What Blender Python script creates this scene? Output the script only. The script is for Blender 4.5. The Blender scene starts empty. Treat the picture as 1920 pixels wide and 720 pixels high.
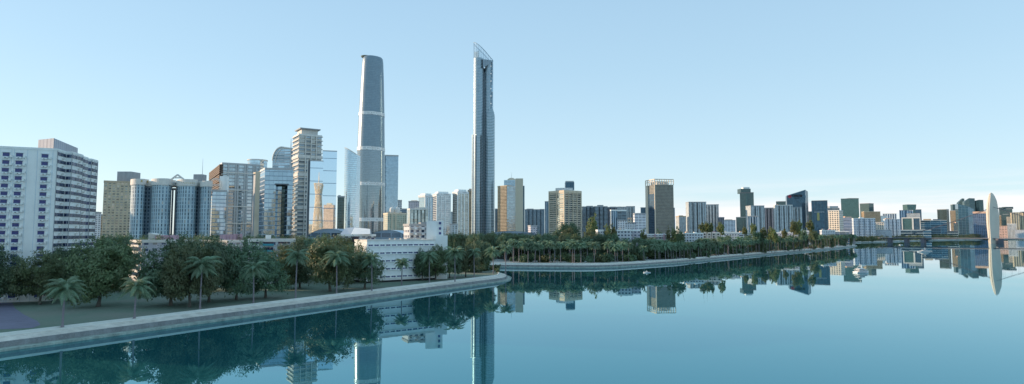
import bpy, bmesh, math, random
from mathutils import Vector, noise
R = math.radians
random.seed(7)
sc = bpy.context.scene
COL = sc.collection

# ------------------------------------------------------------------ camera geometry (photo pixels, 1920 x 720)
F = 1130.0; CX = 960.0; CY = 360.0; HZ = 438.0; H = 28.0; G = 3.2
TH = math.atan((HZ - CY) / F)
CT, ST = math.cos(TH), math.sin(TH)
def ray(px, py):
    u = (px - CX) / F; v = (CY - py) / F
    return u, CT - v * ST, ST + v * CT
def P(px, py, Y):
    x, y, z = ray(px, py)
    return Vector((x / y * Y, Y, H + z / y * Y))
def GP(px, py, z=G):                      # point of the horizontal plane z seen at a pixel
    x, y, d = ray(px, py)
    t = (z - H) / d
    return Vector((x * t, y * t, z))
def zat(py, Y, px=960):
    return P(px, py, Y).z

# ------------------------------------------------------------------ materials
def nodes_of(name):
    m = bpy.data.materials.new(name); m.use_nodes = True
    nt = m.node_tree; b = nt.nodes['Principled BSDF']
    return m, nt, b
def N(nt, t, **kw):
    n = nt.nodes.new(t)
    for k, v in kw.items(): setattr(n, k, v)
    return n
def mth(nt, op, a, b=None, c=None):
    n = N(nt, 'ShaderNodeMath', operation=op)
    for i, s in enumerate((a, b, c)):
        if s is None: continue
        if isinstance(s, (int, float)): n.inputs[i].default_value = s
        else: nt.links.new(s, n.inputs[i])
    return n.outputs[0]
def mixc(nt, fac, a, b):
    n = N(nt, 'ShaderNodeMix', data_type='RGBA')
    for i, s in ((0, fac), (6, a), (7, b)):
        if isinstance(s, (int, float)): n.inputs[i].default_value = s
        elif isinstance(s, tuple): n.inputs[i].default_value = s if len(s) == 4 else (*s, 1)
        else: nt.links.new(s, n.inputs[i])
    return n.outputs[2]
def plain(name, col, rough=.75, metal=0.0, var=.18, scale=.35, stretch=(1, 1, .35), fine=6.0):
    m, nt, b = nodes_of(name)
    tc = N(nt, 'ShaderNodeTexCoord'); mp = N(nt, 'ShaderNodeMapping'); mp.inputs['Scale'].default_value = stretch
    nt.links.new(tc.outputs['Object'], mp.inputs[0])
    n1 = N(nt, 'ShaderNodeTexNoise'); n1.inputs['Scale'].default_value = scale; n1.inputs['Detail'].default_value = 5
    n2 = N(nt, 'ShaderNodeTexNoise'); n2.inputs['Scale'].default_value = fine; n2.inputs['Detail'].default_value = 3
    nt.links.new(mp.outputs[0], n1.inputs['Vector']); nt.links.new(tc.outputs['Object'], n2.inputs['Vector'])
    s = mth(nt, 'ADD', mth(nt, 'MULTIPLY', n1.outputs[0], .65), mth(nt, 'MULTIPLY', n2.outputs[0], .35))
    s = mth(nt, 'MULTIPLY_ADD', mth(nt, 'SUBTRACT', s, .5), 3.0, .5)
    c = mixc(nt, s, tuple(x * (1 - var) for x in col), tuple(min(1, x * (1 + var)) for x in col))
    nt.links.new(c, b.inputs['Base Color'])
    b.inputs['Roughness'].default_value = rough; b.inputs['Metallic'].default_value = metal
    return m

def facade(name, wall, glass, fh=3.2, bw=2.0, gh=.55, gw=.6, metal=.75, rough=.08, var=.5, tilt=.012,
           wrough=.7, curtain=.0, jitter=.0, wvar=.12):
    """wall grid of window panes laid out in metres along the wall (UV)"""
    m, nt, b = nodes_of(name)
    uv = N(nt, 'ShaderNodeUVMap'); sp = N(nt, 'ShaderNodeSeparateXYZ'); nt.links.new(uv.outputs[0], sp.inputs[0])
    u = mth(nt, 'DIVIDE', sp.outputs[0], bw); v = mth(nt, 'DIVIDE', sp.outputs[1], fh)
    fu = mth(nt, 'FRACT', u); fv = mth(nt, 'FRACT', v)
    iu = mth(nt, 'FLOOR', u); iv = mth(nt, 'FLOOR', v)
    mu = mth(nt, 'LESS_THAN', mth(nt, 'ABSOLUTE', mth(nt, 'SUBTRACT', fu, .5)), gw / 2)
    mv = mth(nt, 'LESS_THAN', mth(nt, 'ABSOLUTE', mth(nt, 'SUBTRACT', fv, .5)), gh / 2)
    mask = mth(nt, 'MULTIPLY', mu, mv)
    cb = N(nt, 'ShaderNodeCombineXYZ'); nt.links.new(iu, cb.inputs[0]); nt.links.new(iv, cb.inputs[1])
    wn = N(nt, 'ShaderNodeTexWhiteNoise', noise_dimensions='3D'); nt.links.new(cb.outputs[0], wn.inputs['Vector'])
    gcol = mixc(nt, wn.outputs['Value'], tuple(g * (1 - var) for g in glass), tuple(min(1, g * (1 + var)) for g in glass))
    if curtain > 0:
        cm = mth(nt, 'GREATER_THAN', wn.outputs['Value'], 1 - curtain)
        gcol = mixc(nt, mth(nt, 'MULTIPLY', cm, .6), gcol, (.45, .42, .36))
    tc = N(nt, 'ShaderNodeTexCoord')
    ns = N(nt, 'ShaderNodeTexNoise'); ns.inputs['Scale'].default_value = .12; ns.inputs['Detail'].default_value = 6
    nt.links.new(tc.outputs['Object'], ns.inputs['Vector'])
    wf = mth(nt, 'MULTIPLY_ADD', mth(nt, 'SUBTRACT', ns.outputs[0], .5), 3, .5)
    wcol = mixc(nt, wf, tuple(w * (1 - wvar) for w in wall), tuple(min(1, w * (1 + wvar)) for w in wall))
    nt.links.new(mixc(nt, mask, wcol, gcol), b.inputs['Base Color'])
    nt.links.new(mth(nt, 'MULTIPLY', mask, metal), b.inputs['Metallic'])
    nt.links.new(mth(nt, 'MULTIPLY_ADD', mask, rough - wrough, wrough), b.inputs['Roughness'])
    if tilt:
        ge = N(nt, 'ShaderNodeNewGeometry')
        vs = N(nt, 'ShaderNodeVectorMath', operation='SUBTRACT'); nt.links.new(wn.outputs['Color'], vs.inputs[0]); vs.inputs[1].default_value = (.5, .5, .5)
        sc_ = N(nt, 'ShaderNodeVectorMath', operation='SCALE'); nt.links.new(vs.outputs[0], sc_.inputs[0]); sc_.inputs['Scale'].default_value = tilt * 2
        ad = N(nt, 'ShaderNodeVectorMath', operation='ADD'); nt.links.new(ge.outputs['Normal'], ad.inputs[0]); nt.links.new(sc_.outputs[0], ad.inputs[1])
        no = N(nt, 'ShaderNodeVectorMath', operation='NORMALIZE'); nt.links.new(ad.outputs[0], no.inputs[0])
        nt.links.new(no.outputs[0], b.inputs['Normal'])
    return m

# ------------------------------------------------------------------ mesh builder
class MB:
    def __init__(s): s.v = []; s.f = []; s.uv = []; s.mi = []
    def face(s, pts, uvs=None, mi=0):
        i = len(s.v); s.v += [tuple(p) for p in pts]; s.f.append(tuple(range(i, i + len(pts))))
        s.uv.append(uvs or [(p[0], p[1]) for p in pts]); s.mi.append(mi)
    def prism(s, pts, z0, z1, tops=None, mi=0, rmi=None, roof=True, base=False, u0=0.0):
        n = len(pts); u = u0
        tz = tops or [z1] * n; bz = z0 if isinstance(z0, (list, tuple)) else [z0] * n
        for i in range(n):
            a, b = pts[i], pts[(i + 1) % n]; j = (i + 1) % n
            L = math.hypot(b[0] - a[0], b[1] - a[1])
            s.face([(a[0], a[1], bz[i]), (b[0], b[1], bz[j]), (b[0], b[1], tz[j]), (a[0], a[1], tz[i])],
                   [(u, bz[i]), (u + L, bz[j]), (u + L, tz[j]), (u, tz[i])], mi)
            u += L
        if roof: s.face([(p[0], p[1], tz[i]) for i, p in enumerate(pts)], None, mi if rmi is None else rmi)
        if base: s.face([(p[0], p[1], bz[i]) for i, p in reversed(list(enumerate(pts)))], None, mi)
    def box(s, c, dx, dy, z0, z1, a=0.0, mi=0):      # c centre; a rotation about z
        ca, sa = math.cos(a), math.sin(a)
        pts = [(c[0] + x * ca - y * sa, c[1] + x * sa + y * ca) for x, y in ((-dx / 2, -dy / 2), (dx / 2, -dy / 2), (dx / 2, dy / 2), (-dx / 2, dy / 2))]
        s.prism(pts, z0, z1, mi=mi, base=True)
    def tube(s, p0, p1, r0, r1, n=8, mi=0, cap=True):
        p0 = Vector(p0); p1 = Vector(p1); d = (p1 - p0).normalized()
        a = d.orthogonal().normalized(); b = d.cross(a)
        r = [[p + (a * math.cos(2 * math.pi * k / n) + b * math.sin(2 * math.pi * k / n)) * q for k in range(n)] for p, q in ((p0, r0), (p1, r1))]
        for k in range(n):
            j = (k + 1) % n; s.face([r[0][k], r[0][j], r[1][j], r[1][k]], None, mi)
        if cap: s.face(r[1], None, mi); s.face(r[0][::-1], None, mi)
    def rings(s, rs, closed_top=True, mi=0, uscale=1.0):   # list of rings of points, UV in metres
        for q in range(len(rs) - 1):
            a, b = rs[q], rs[q + 1]; n = len(a); u = 0
            for k in range(n):
                j = (k + 1) % n; L = (Vector(a[j]) - Vector(a[k])).length if q == 0 else (Vector(rs[0][j]) - Vector(rs[0][k])).length
                s.face([a[k], a[j], b[j], b[k]], [(u, a[k][2]), (u + L, a[j][2]), (u + L, b[j][2]), (u, b[k][2])], mi)
                u += L
        if closed_top: s.face(rs[-1], None, mi)
    def build(s, name, mat, root=None, smooth=False):
        me = bpy.data.meshes.new(name)
        o = root.location if root is not None else Vector((0, 0, 0))
        base = root
        off = Vector((0, 0, 0))
        while base is not None: off = off + base.location; base = base.parent
        me.from_pydata([(x - off.x, y - off.y, z - off.z) for x, y, z in s.v], [], s.f)
        ul = me.uv_layers.new(name='UVMap'); k = 0
        for fi, f in enumerate(s.f):
            for c in range(len(f)): ul.data[k].uv = s.uv[fi][c]; k += 1
        for m in (mat if isinstance(mat, (list, tuple)) else [mat]): me.materials.append(m)
        me.polygons.foreach_set('material_index', s.mi)
        if smooth: 
            bm = bmesh.new(); bm.from_mesh(me); bmesh.ops.remove_doubles(bm, verts=bm.verts, dist=.001); bm.to_mesh(me); bm.free()
            me.polygons.foreach_set('use_smooth', [True] * len(me.polygons))
        me.update()
        ob = bpy.data.objects.new(name, me); COL.objects.link(ob)
        if root is not None: ob.parent = root
        return ob

def tag(o, label=None, cat=None, group=None, kind=None):
    if label: o['label'] = label
    if cat: o['category'] = cat
    if group: o['group'] = group
    if kind: o['kind'] = kind
    return o
def thing(name, label, cat, loc=(0, 0, 0), group=None):
    o = bpy.data.objects.new(name, None); COL.objects.link(o); o.location = loc; o.empty_display_size = 1
    return tag(o, label, cat, group)
def copy_tree(o, parent=None):
    c = o.copy(); COL.objects.link(c)
    if parent is not None: c.parent = parent
    for ch in list(o.children): copy_tree(ch, c)
    return c
def inset(pts, d):                         # convex / gentle polygon, CCW; positive d = inward
    n = len(pts); out = []
    for i in range(n):
        a, b, c = Vector(pts[i - 1][:2]), Vector(pts[i][:2]), Vector(pts[(i + 1) % n][:2])
        e1 = (b - a).normalized(); e2 = (c - b).normalized()
        n1 = Vector((-e1.y, e1.x)); n2 = Vector((-e2.y, e2.x))
        m = n1 + n2
        m = n1 if m.length < 1e-6 else m.normalized()
        k = d / max(.35, m.dot(n1)); out.append((b.x + m.x * k, b.y + m.y * k))
    return out
def ring_prism(mb, pts, off_out, z0, z1, thick, mi=0):
    o = inset(pts, -off_out); i = inset(pts, -off_out + thick); n = len(pts); u = 0
    for k in range(n):
        j = (k + 1) % n; L = math.hypot(o[j][0] - o[k][0], o[j][1] - o[k][1])
        mb.face([(*o[k], z0), (*o[j], z0), (*o[j], z1), (*o[k], z1)], [(u, z0), (u + L, z0), (u + L, z1), (u, z1)], mi)
        mb.face([(*i[j], z0), (*i[k], z0), (*i[k], z1), (*i[j], z1)], None, mi)
        mb.face([(*o[k], z1), (*o[j], z1), (*i[j], z1), (*i[k], z1)], None, mi)
        mb.face([(*o[j], z0), (*o[k], z0), (*i[k], z0), (*i[j], z0)], None, mi)
        u += L
def notch(pts, edge, n, depth, frac=.25, margin=0.0):   # vertical recesses along one edge of a footprint
    a = Vector(pts[edge][:2]); b = Vector(pts[(edge + 1) % len(pts)][:2]); d = b - a; e = d.normalized(); inn = Vector((-e.y, e.x)) * depth
    new = [tuple(a)]
    for k in range(n):
        c = margin + (1 - 2 * margin) * (k + 1) / (n + 1) if n else .5
        w = frac * (1 - 2 * margin) / (n + 1) / 2
        p, q = a + d * (c - w), a + d * (c + w)
        new += [tuple(p), tuple(p + inn), tuple(q + inn), tuple(q)]
    return [tuple(p[:2]) for p in pts[:edge]] + new + [tuple(p[:2]) for p in pts[edge + 1:]]
def fp(xl, xc, xr, yt, D, a=None, depth=None):
    """footprint whose nearest corner stands at column xc and depth D and whose faces reach columns xl and xr"""
    kx = lambda px: P(px, yt, 1.0).x
    zt = zat(yt, D)
    if xc is None:
        C = Vector((kx(xl) * D, D))
        if a is None: a = -math.atan(kx((xl + xr) / 2))
    else:
        C = Vector((kx(xc) * D, D))
        if a is None:
            phi = math.atan2(max(1, xc - xl), max(1, xr - xc)); phi = min(R(72), max(R(14), phi))
            a = -math.atan(kx(xc)) + phi
    dr = Vector((math.cos(a), math.sin(a))); dl = Vector((-math.sin(a), math.cos(a)))
    def solve(d, px):
        k = kx(px); return (k * C.y - C.x) / (d.x - k * d.y)
    w = solve(dr, xr)
    if xc is None: l = depth or w * .7
    else: l = depth or solve(dl, xl)
    w = abs(w); l = min(abs(l), 4 * w + 40)
    pts = [C, C + dr * w, C + dr * w + dl * l, C + dl * l]
    return [tuple(p) for p in pts], zt, a, w, l
def cen(pts):
    n = len(pts); return (sum(p[0] for p in pts) / n, sum(p[1] for p in pts) / n)
def shoreW(px):
    t = ((870, 501.2), (930, 501.2), (1000, 502), (1080, 502.5), (1120, 502.3), (1160, 501), (1200, 498.5), (1240, 495.8), (1280, 493), (1340, 487), (1400, 481.3), (1460, 475.8), (1540, 469.3), (1600, 463), (1700, 455))
    for i in range(len(t) - 1):
        if t[i][0] <= px <= t[i + 1][0]: return t[i][1] + (t[i + 1][1] - t[i][1]) * (px - t[i][0]) / (t[i + 1][0] - t[i][0])
    return 501
WF_A, WF_B = .72, .27
SUN_EL, SUN_AZ, SUN_E = 13, 76, 3.8
SKY_S, SKY_AIR, SKY_DUST, SKY_OZ = .12, 1.0, .4, 2.0
SKY_TINT = (1, 1, 1); CLOUD = (6.6, 5.9, 5.9); EXPO = 0.64
VEIL = [(0.0, (.72, .89, .98)), (.42, (.42, .66, .88)), (.05, (.68, .88, .99)), (.14, (.59, .82, .97)), (.26, (.50, .745, .93))]
VEIL_S = 5.7; VEIL_F = .78
# ------------------------------------------------------------------ palette
M = {}
M['white'] = plain('white_render', (.80, .85, .84), var=.08)
M['offwhite'] = plain('offwhite_render', (.68, .68, .64), var=.1)
M['cream'] = plain('cream_stone', (.62, .55, .42), var=.1)
M['tan'] = plain('tan_stone', (.45, .38, .27), var=.12)
M['grey'] = plain('grey_concrete', (.33, .36, .38), var=.14)
M['dgrey'] = plain('dark_concrete', (.12, .14, .16), var=.2)
M['roofm'] = plain('roof_felt', (.25, .27, .28), var=.2)
M['bluewhite'] = plain('blue_white_panel', (.56, .67, .74), var=.08)
M['pink'] = plain('pink_render', (.55, .36, .42), var=.12)
M['peach'] = plain('peach_render', (.70, .47, .34), var=.1)
M['brown'] = plain('brown_louvre', (.09, .060, .045), var=.25)
M['steel'] = plain('steel_paint', (.38, .42, .44), rough=.4, metal=.5, var=.08)
M['darkwin'] = plain('dark_window', (.025, .03, .07), rough=.12, var=.3)
M['navywin'] = plain('navy_window', (.028, .05, .20), rough=.2, var=.3)
M['bluewin'] = plain('blue_window', (.04, .10, .22), rough=.2, var=.3)
M['cyan'] = plain('turquoise_panel', (.06, .33, .42), var=.15)
M['black'] = plain('black_gap', (.012, .012, .014), var=.1)
M['gold'] = plain('gold_letter', (.55, .40, .08), var=.1)
M['roofwhite'] = plain('white_metal_roof', (.85, .84, .80), rough=.5, var=.04)
M['bluegrey'] = plain('blue_grey_metal_roof', (.26, .34, .42), rough=.45, var=.1)
M['red'] = plain('red_emblem', (.45, .02, .04), var=.05)
M['char'] = plain('dark_lettering', (.012, .014, .02), var=.05)
M['purple'] = plain('violet_sign', (.12, .10, .40), var=.1)
fcd = lambda k, *a, **kw: M.__setitem__(k, facade('facade_' + k, *a, **kw))
#        wall               glass
fcd('apt_white', (.64, .70, .74), (.06, .09, .15), fh=3.0, bw=3.4, gh=.45, gw=.55, metal=.3, rough=.15, curtain=.1)
fcd('apt_band', (.66, .72, .76), (.05, .08, .16), fh=3.0, bw=7, gh=.42, gw=.86, metal=.3, rough=.15)
fcd('apt_blue', (.26, .35, .41), (.07, .11, .15), fh=3.0, bw=3.0, gh=.5, gw=.42, metal=.4, rough=.12, curtain=.12)
fcd('apt_cyl', (.42, .56, .62), (.08, .16, .24), fh=3.4, bw=2.9, gh=.80, gw=.38, metal=.4, rough=.12, curtain=.08)
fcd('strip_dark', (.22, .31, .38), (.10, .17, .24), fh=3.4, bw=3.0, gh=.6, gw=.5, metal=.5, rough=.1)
fcd('navy_band', (.24, .31, .35), (.05, .085, .12), fh=3.2, bw=9, gh=.62, gw=.94, metal=.5, rough=.12)
fcd('grey_col', (.47, .53, .55), (.05, .065, .08), fh=3.2, bw=5.2, gh=.62, gw=.38, metal=.4, rough=.15, curtain=.06)
fcd('darkgrey_col', (.20, .22, .26), (.035, .045, .06), fh=3.2, bw=5.0, gh=.8, gw=.45, metal=.4, rough=.15)
fcd('tan_grid', (.50, .44, .32), (.20, .24, .24), fh=3.6, bw=4.6, gh=.5, gw=.58, metal=.6, rough=.1, curtain=.25)
fcd('cream_grid', (.62, .55, .42), (.05, .09, .13), fh=3.8, bw=4.4, gh=.62, gw=.60, metal=.5, rough=.1)
fcd('white_grid', (.58, .62, .62), (.04, .09, .15), fh=4.0, bw=4.6, gh=.64, gw=.60, metal=.5, rough=.1)
fcd('gold_reflection', (.40, .36, .28), (.27, .235, .17), fh=3.6, bw=2.4, gh=.70, gw=.86, metal=.7, rough=.12, var=.35)  # reflection of the sunlit city put into the glass as a gold tint
fcd('glass_sky', (.40, .50, .57), (.46, .58, .66), fh=4.0, bw=1.6, gh=.84, gw=.9, metal=.92, rough=.04, var=.1, tilt=.005)
fcd('glass_mirror', (.30, .40, .48), (.58, .71, .82), fh=14.0, bw=400, gh=.955, gw=1.0, metal=.97, rough=.015, var=.02, tilt=.0)
fcd('glass_mid', (.32, .42, .50), (.30, .41, .50), fh=3.9, bw=3.6, gh=.80, gw=.94, metal=.92, rough=.03, var=.10, tilt=.002)
fcd('glass_slab', (.46, .50, .52), (.33, .40, .45), fh=3.8, bw=5.0, gh=.66, gw=.95, metal=.9, rough=.04, var=.15, tilt=.003)
fcd('glass_tower', (.215, .295, .345), (.185, .265, .32), fh=4.2, bw=2.2, gh=.66, gw=.80, metal=.6, rough=.28, var=.08, tilt=.003, wrough=.4)
fcd('glass_lower', (.20, .25, .28), (.25, .30, .33), fh=4.2, bw=2.2, gh=.86, gw=.9, metal=.92, rough=.04, var=.06, tilt=.002)
fcd('glass_tower2', (.34, .43, .48), (.27, .37, .43), fh=4.0, bw=2.6, gh=.62, gw=.90, metal=.72, rough=.22, var=.12, tilt=.006)
fcd('glass_tower2d', (.24, .31, .36), (.20, .27, .32), fh=4.0, bw=2.6, gh=.70, gw=.9, metal=.6, rough=.25, var=.15)
fcd('glass_green', (.07, .14, .14), (.085, .165, .17), fh=4.0, bw=3.0, gh=.70, gw=.9, metal=.7, rough=.08, var=.2, tilt=.004)
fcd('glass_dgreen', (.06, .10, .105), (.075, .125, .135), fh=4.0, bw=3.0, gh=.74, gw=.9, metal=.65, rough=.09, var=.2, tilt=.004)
fcd('glass_navy', (.05, .09, .135), (.06, .125, .18), fh=4.0, bw=3.6, gh=.78, gw=.72, metal=.7, rough=.08, var=.25, tilt=.004)
fcd('glass_olive', (.23, .225, .19), (.09, .11, .12), fh=3.4, bw=2.0, gh=.55, gw=.5, metal=.55, rough=.16, var=.5)
fcd('office_band', (.32, .40, .46), (.04, .09, .15), fh=4.6, bw=12, gh=.78, gw=.96, metal=.6, rough=.1)
fcd('low_pink', (.50, .50, .55), (.06, .09, .16), fh=3.1, bw=3.8, gh=.42, gw=.5, metal=.2, rough=.2, curtain=.2)
fcd('low_white', (.55, .60, .64), (.05, .08, .14), fh=3.1, bw=3.2, gh=.45, gw=.55, metal=.2, rough=.2, curtain=.15)
fcd('brown_grid', (.42, .33, .22), (.20, .17, .13), fh=4.2, bw=5.0, gh=.66, gw=.66, metal=.6, rough=.12, var=.4)
fcd('rib_blue', (.34, .44, .52), (.05, .11, .17), fh=60, bw=4.4, gh=1.0, gw=.5, metal=.5, rough=.1)

# ------------------------------------------------------------------ generic building
LAND = []                                   # (column, phrase) landmarks used by the labels of the plants
def bld(name, label, xl, xc, xr, yt, D, mat, a=None, depth=None, notches=(), boxes=(), par=1.4, parmat=None,
        slabs=None, piers=None, bands=None, dark_gap_band=None, group=None, tops=None, z0=G, cat='building', pts=None, roofmat='roofm', wallname='wall'):
    fpts, zt, ang, w, l = fp(xl, xc, xr, yt, D, a, depth)
    if pts: fpts = pts
    ctr = cen(fpts)
    root = thing(name, label, cat, (ctr[0], ctr[1], z0), group)
    foot = list(fpts)
    for e, n, dep, fr in sorted(notches, key=lambda t: -t[0]): foot = notch(foot, e, n, dep, fr)
    m = MB(); m.prism(foot, z0, zt, tops=tops, rmi=1); m.build(wallname, [M[mat], M[roofmat]], root)
    if par and not tops:
        q = MB(); ring_prism(q, fpts, .35, zt - .8, zt + par, .8); q.build('parapet', M[parmat or 'grey'], root)
    for bx in boxes:
        bl, br, by = bx[:3]; bm_ = bx[3] if len(bx) > 3 else (parmat or 'grey')
        Dm = ctr[1]; A = P(bl, by, Dm); B = P(br, by, Dm); wid = abs(B.x - A.x)
        dd = min(l * .6, w * .9, wid); q = MB(); q.box(((A.x + B.x) / 2, Dm), wid * .92, max(4, dd), zt - .01 + 0.02, A.z, 0 if wid > w * .5 else ang)
        q.build(bx[4] if len(bx) > 4 else 'roof_box', M[bm_], root)
    if slabs:
        sp, th, pr, sm = slabs; z = z0 + sp * 2
        while z < zt - 1:
            q = MB(); ring_prism(q, fpts, pr, z, z + th, pr + .4); q.build('floor_slab', M[sm], root); z += sp
    if piers:
        sp, wd, pr, pm = piers; q = None
        for e in (0, 3):
            A = Vector(fpts[e]); B = Vector(fpts[(e + 1) % 4]); d = (B - A); L = d.length; d.normalize(); nn = Vector((d.y, -d.x))
            k = max(1, round(L / sp))
            for i in range(k + 1):
                c = A + d * (L * i / k) + nn * pr * .5
                q = MB(); q.box(c, wd, pr + .5, z0, zt + .5, math.atan2(d.y, d.x)); q.build('pier', M[pm], root)
    if bands:
        for zy, hh, bm_ in bands:
            z = zat(zy, D); q = MB(); ring_prism(q, fpts, .5, z - hh, z, .9); q.build('band', M[bm_], root)
    if dark_gap_band:
        q = MB(); ring_prism(q, fpts, .25, z0, z0 + dark_gap_band, .5); q.build('dark_gap_band', M['black'], root)  # black band standing in for the dark gap under the walls
    root['_a'] = ang
    return root, fpts, zt, ang, w, l

def on_face(A, B, t, out=0.0):               # point at t metres from A towards B, moved outwards
    A = Vector(A); B = Vector(B); d = (B - A).normalized(); n = Vector((d.y, -d.x))
    return A + d * t + n * out
def col_on(A, B, px, py):                    # metres from A along A-B where the column px cuts
    k = P(px, py, 1.0).x; A = Vector(A); d = (Vector(B) - A).normalized()
    return (k * A.y - A.x) / (d.x - k * d.y)

# ================================================================== near left: white apartment tower
def white_tower():
    C = Vector((P(108, 282, 225).x, 225)); Rr = Vector((P(184, 306, 268).x, 268)); d = (Rr - C)
    Ld = Vector((-14.5, -6.2)).normalized(); Lp = C + Ld * 46
    zt = zat(281, 225); root = thing('apartment_tower', 'white apartment tower at the left edge with dark bands on its stepped side', 'building', (C.x - 10, C.y + 20, G))
    e = d.normalized(); nn = Vector((e.y, -e.x)); L = d.length
    # zigzag side wall: fractions along, offset outward
    zz = [(0, 0), (.17, .2), (.17, 2.2), (.40, 2.6), (.40, 1.0), (.62, 1.4), (.68, -.8), (.70, 1.6), (.84, 2.0), (.84, .6), (.93, .8), (.93, -.6), (1, -.4)]
    side = [C + d * t + nn * o for t, o in zz]
    back = [Rr + Vector((-28, 6)), Lp + Vector((-10, 34))]
    foot = [tuple(p) for p in side + back + [Lp]]
    m = MB(); m.prism(foot, G, zt, rmi=1); m.build('wall', [M['white'], M['roofm']], root)
    q = MB(); ring_prism(q, foot, .12, zt - .3, zt + .5, .5); q.build('parapet', M['white'], root)
    # window columns on the broad face (from the corner leftwards)
    fh = 2.86; n = 19
    def tcol(px): 
        k = P(px, 320, 1.0).x; return (k * C.y - C.x) / (Ld.x - k * Ld.y)
    cols = [tcol(83), tcol(35), tcol(10), tcol(-18)]
    ang = math.atan2(Ld.y, Ld.x)
    on = Vector((-Ld.y, Ld.x)); on = on if on.y < 0 else -on
    proto = None
    for c in cols:
        for i in range(n):
            z = zt - 1.0 - (i + 1) * fh + .75
            if z < G + 1: continue
            p = C + Ld * c + on * .08
            if proto is None:
                proto = thing('window', None, None, (p.x - root.location.x, p.y - root.location.y, z - G)); proto.parent = root
                w0 = bpy.data.objects.new('tmp', None)
                def add(nm, boxes, mt):
                    b = MB()
                    for (sx, so, dx, dy, za, zb) in boxes:
                        cc = Ld * sx + on * so; b.box((cc.x, cc.y), dx, dy, za, zb, ang)
                    me = b.build(nm, M[mt]); me.parent = proto
                add('pane', [(0, .02, 2.0, .12, 0, 1.25)], 'navywin')
                add('window_sill', [(0, .05, 2.5, .35, -.25, -.1)], 'bluewhite')
                add('window_hood', [(0, .05, 2.5, .4, 1.35, 1.5)], 'bluewhite')
                add('sill_box', [(.1, .35, 1.7, .6, -.75, -.3)], 'white')
                add('side_ledge', [(-1.6, .45, .7, .7, -.5, .35)], 'white')
                add('vent_grille', [(0.1, .67, .45, .06, -.65, -.42)], 'dgrey')
                bpy.data.objects.remove(w0)
            else:
                w = copy_tree(proto, root); w.location = (p.x - root.location.x, p.y - root.location.y, z - G)
    for c in cols:                                    # grooves beside the window columns
        for s in (-2.4, 2.3): q = MB(); pp = C + Ld * (c + s) + on * .03; q.box((pp.x, pp.y), .12, .1, G, zt - .4, ang); q.build('downpipe', M['bluewhite'], root)
    # ribbon windows on the stepped side, one band per floor
    M['ribbon'] = facade('facade_ribbon', (.33, .40, .48), (.03, .05, .12), fh=100, bw=1.25, gh=1, gw=.86, metal=.3, rough=.1, var=.5)
    out = [C + d * t + nn * (o + .10) for t, o in zz]
    for i in range(n):
        z = zt - .75 - i * fh
        if z < G + 2: break
        q = MB(); u = 0
        for k in range(len(out) - 1):
            a, b = out[k], out[k + 1]; Ls = (b - a).length
            if Ls < 1.2: u += Ls; continue
            m1 = a + (b - a).normalized() * .25; m2 = b - (b - a).normalized() * .25; on2 = Vector(((b - a).normalized().y, -(b - a).normalized().x)) * .1
            q.prism([tuple(m1 + on2), tuple(m2 + on2), tuple(m2 - on2 * 3), tuple(m1 - on2 * 3)], z - 1.25, z, u0=u, base=True)
            u += Ls
        q.build('window_band', M['ribbon'], root)
        for k in range(len(out) - 1):
            a, b = out[k], out[k + 1]
            if (b - a).length < 4.6: continue
            q = MB(); pp = a.lerp(b, .62) + Vector(((b - a).normalized().y, -(b - a).normalized().x)) * .3
            q.box((pp.x, pp.y), .9, .6, z - 2.4, z - 1.9, math.atan2((b - a).y, (b - a).x)); q.build('wall_unit', M['offwhite'], root)
    for t, o in ((0, 0), (.17, 2.2), (.40, 2.6), (.70, 1.6), (.84, 2.0)):
        q = MB(); pp = C + d * t + nn * (o + .05); q.tube((pp.x, pp.y, G), (pp.x, pp.y, zt), .12, .12, 6); q.build('downpipe', M['grey'], root)
    # roof plant room
    A = P(72, 262, 232); B = P(101, 262, 228); E = P(146, 279, 255); z1 = A.z
    back = Vector((-8, 8))
    q = MB(); pts = [(A.x, A.y), (B.x, B.y), (E.x, E.y), (E.x - 13, E.y + 4), (A.x - 2, A.y + 14)]
    q.prism(pts, zt + .01, z1); ph = q.build('plant_room', M['pinkgrey'], root)
    LAND.append((90, 'the white tower at the left edge'))
M['pinkgrey'] = facade('facade_louvre', (.52, .52, .55), (.40, .42, .48), fh=100, bw=2.3, gh=1, gw=.4, metal=0, rough=.7, var=.15, tilt=0)
white_tower()

# ================================================================== near low blocks
def win_rows(root, A, B, rows, t_list, w, h, mat='navywin', name='window', out=.05, sill=True):
    A = Vector(A); B = Vector(B); d = (B - A).normalized(); ang = math.atan2(d.y, d.x); proto = None
    for z in rows:
        for t in t_list:
            p = on_face(A, B, t, out)
            if proto is None:
                q = MB(); q.box((p.x, p.y), w, .16, z, z + h, ang)
                me = q.build(name, M[mat], root); proto = me; base = (p.x, p.y, z)
                if sill:
                    q = MB(); p2 = on_face(A, B, t, out + .18); q.box((p2.x, p2.y), w + .3, .4, z + h + .05, z + h + .2, ang); s = q.build('window_hood', M['white'], root); s.parent = me
            else:
                o = copy_tree(proto, root); o.location = (p.x - base[0], p.y - base[1], z - base[2])
def long_white():
    root, f, zt, ang, w, l = bld('long_office_block', 'long white five storey block with rows of small windows on the riverside lawn', 680, 688, 816, 450, 298, 'wplain', a=None, depth=14, par=.8, parmat='cream', dark_gap_band=1.0, notches=(),
                                 pts=None)
    return root, f, zt, ang, w, l
M['wplain'] = M['white']
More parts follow.
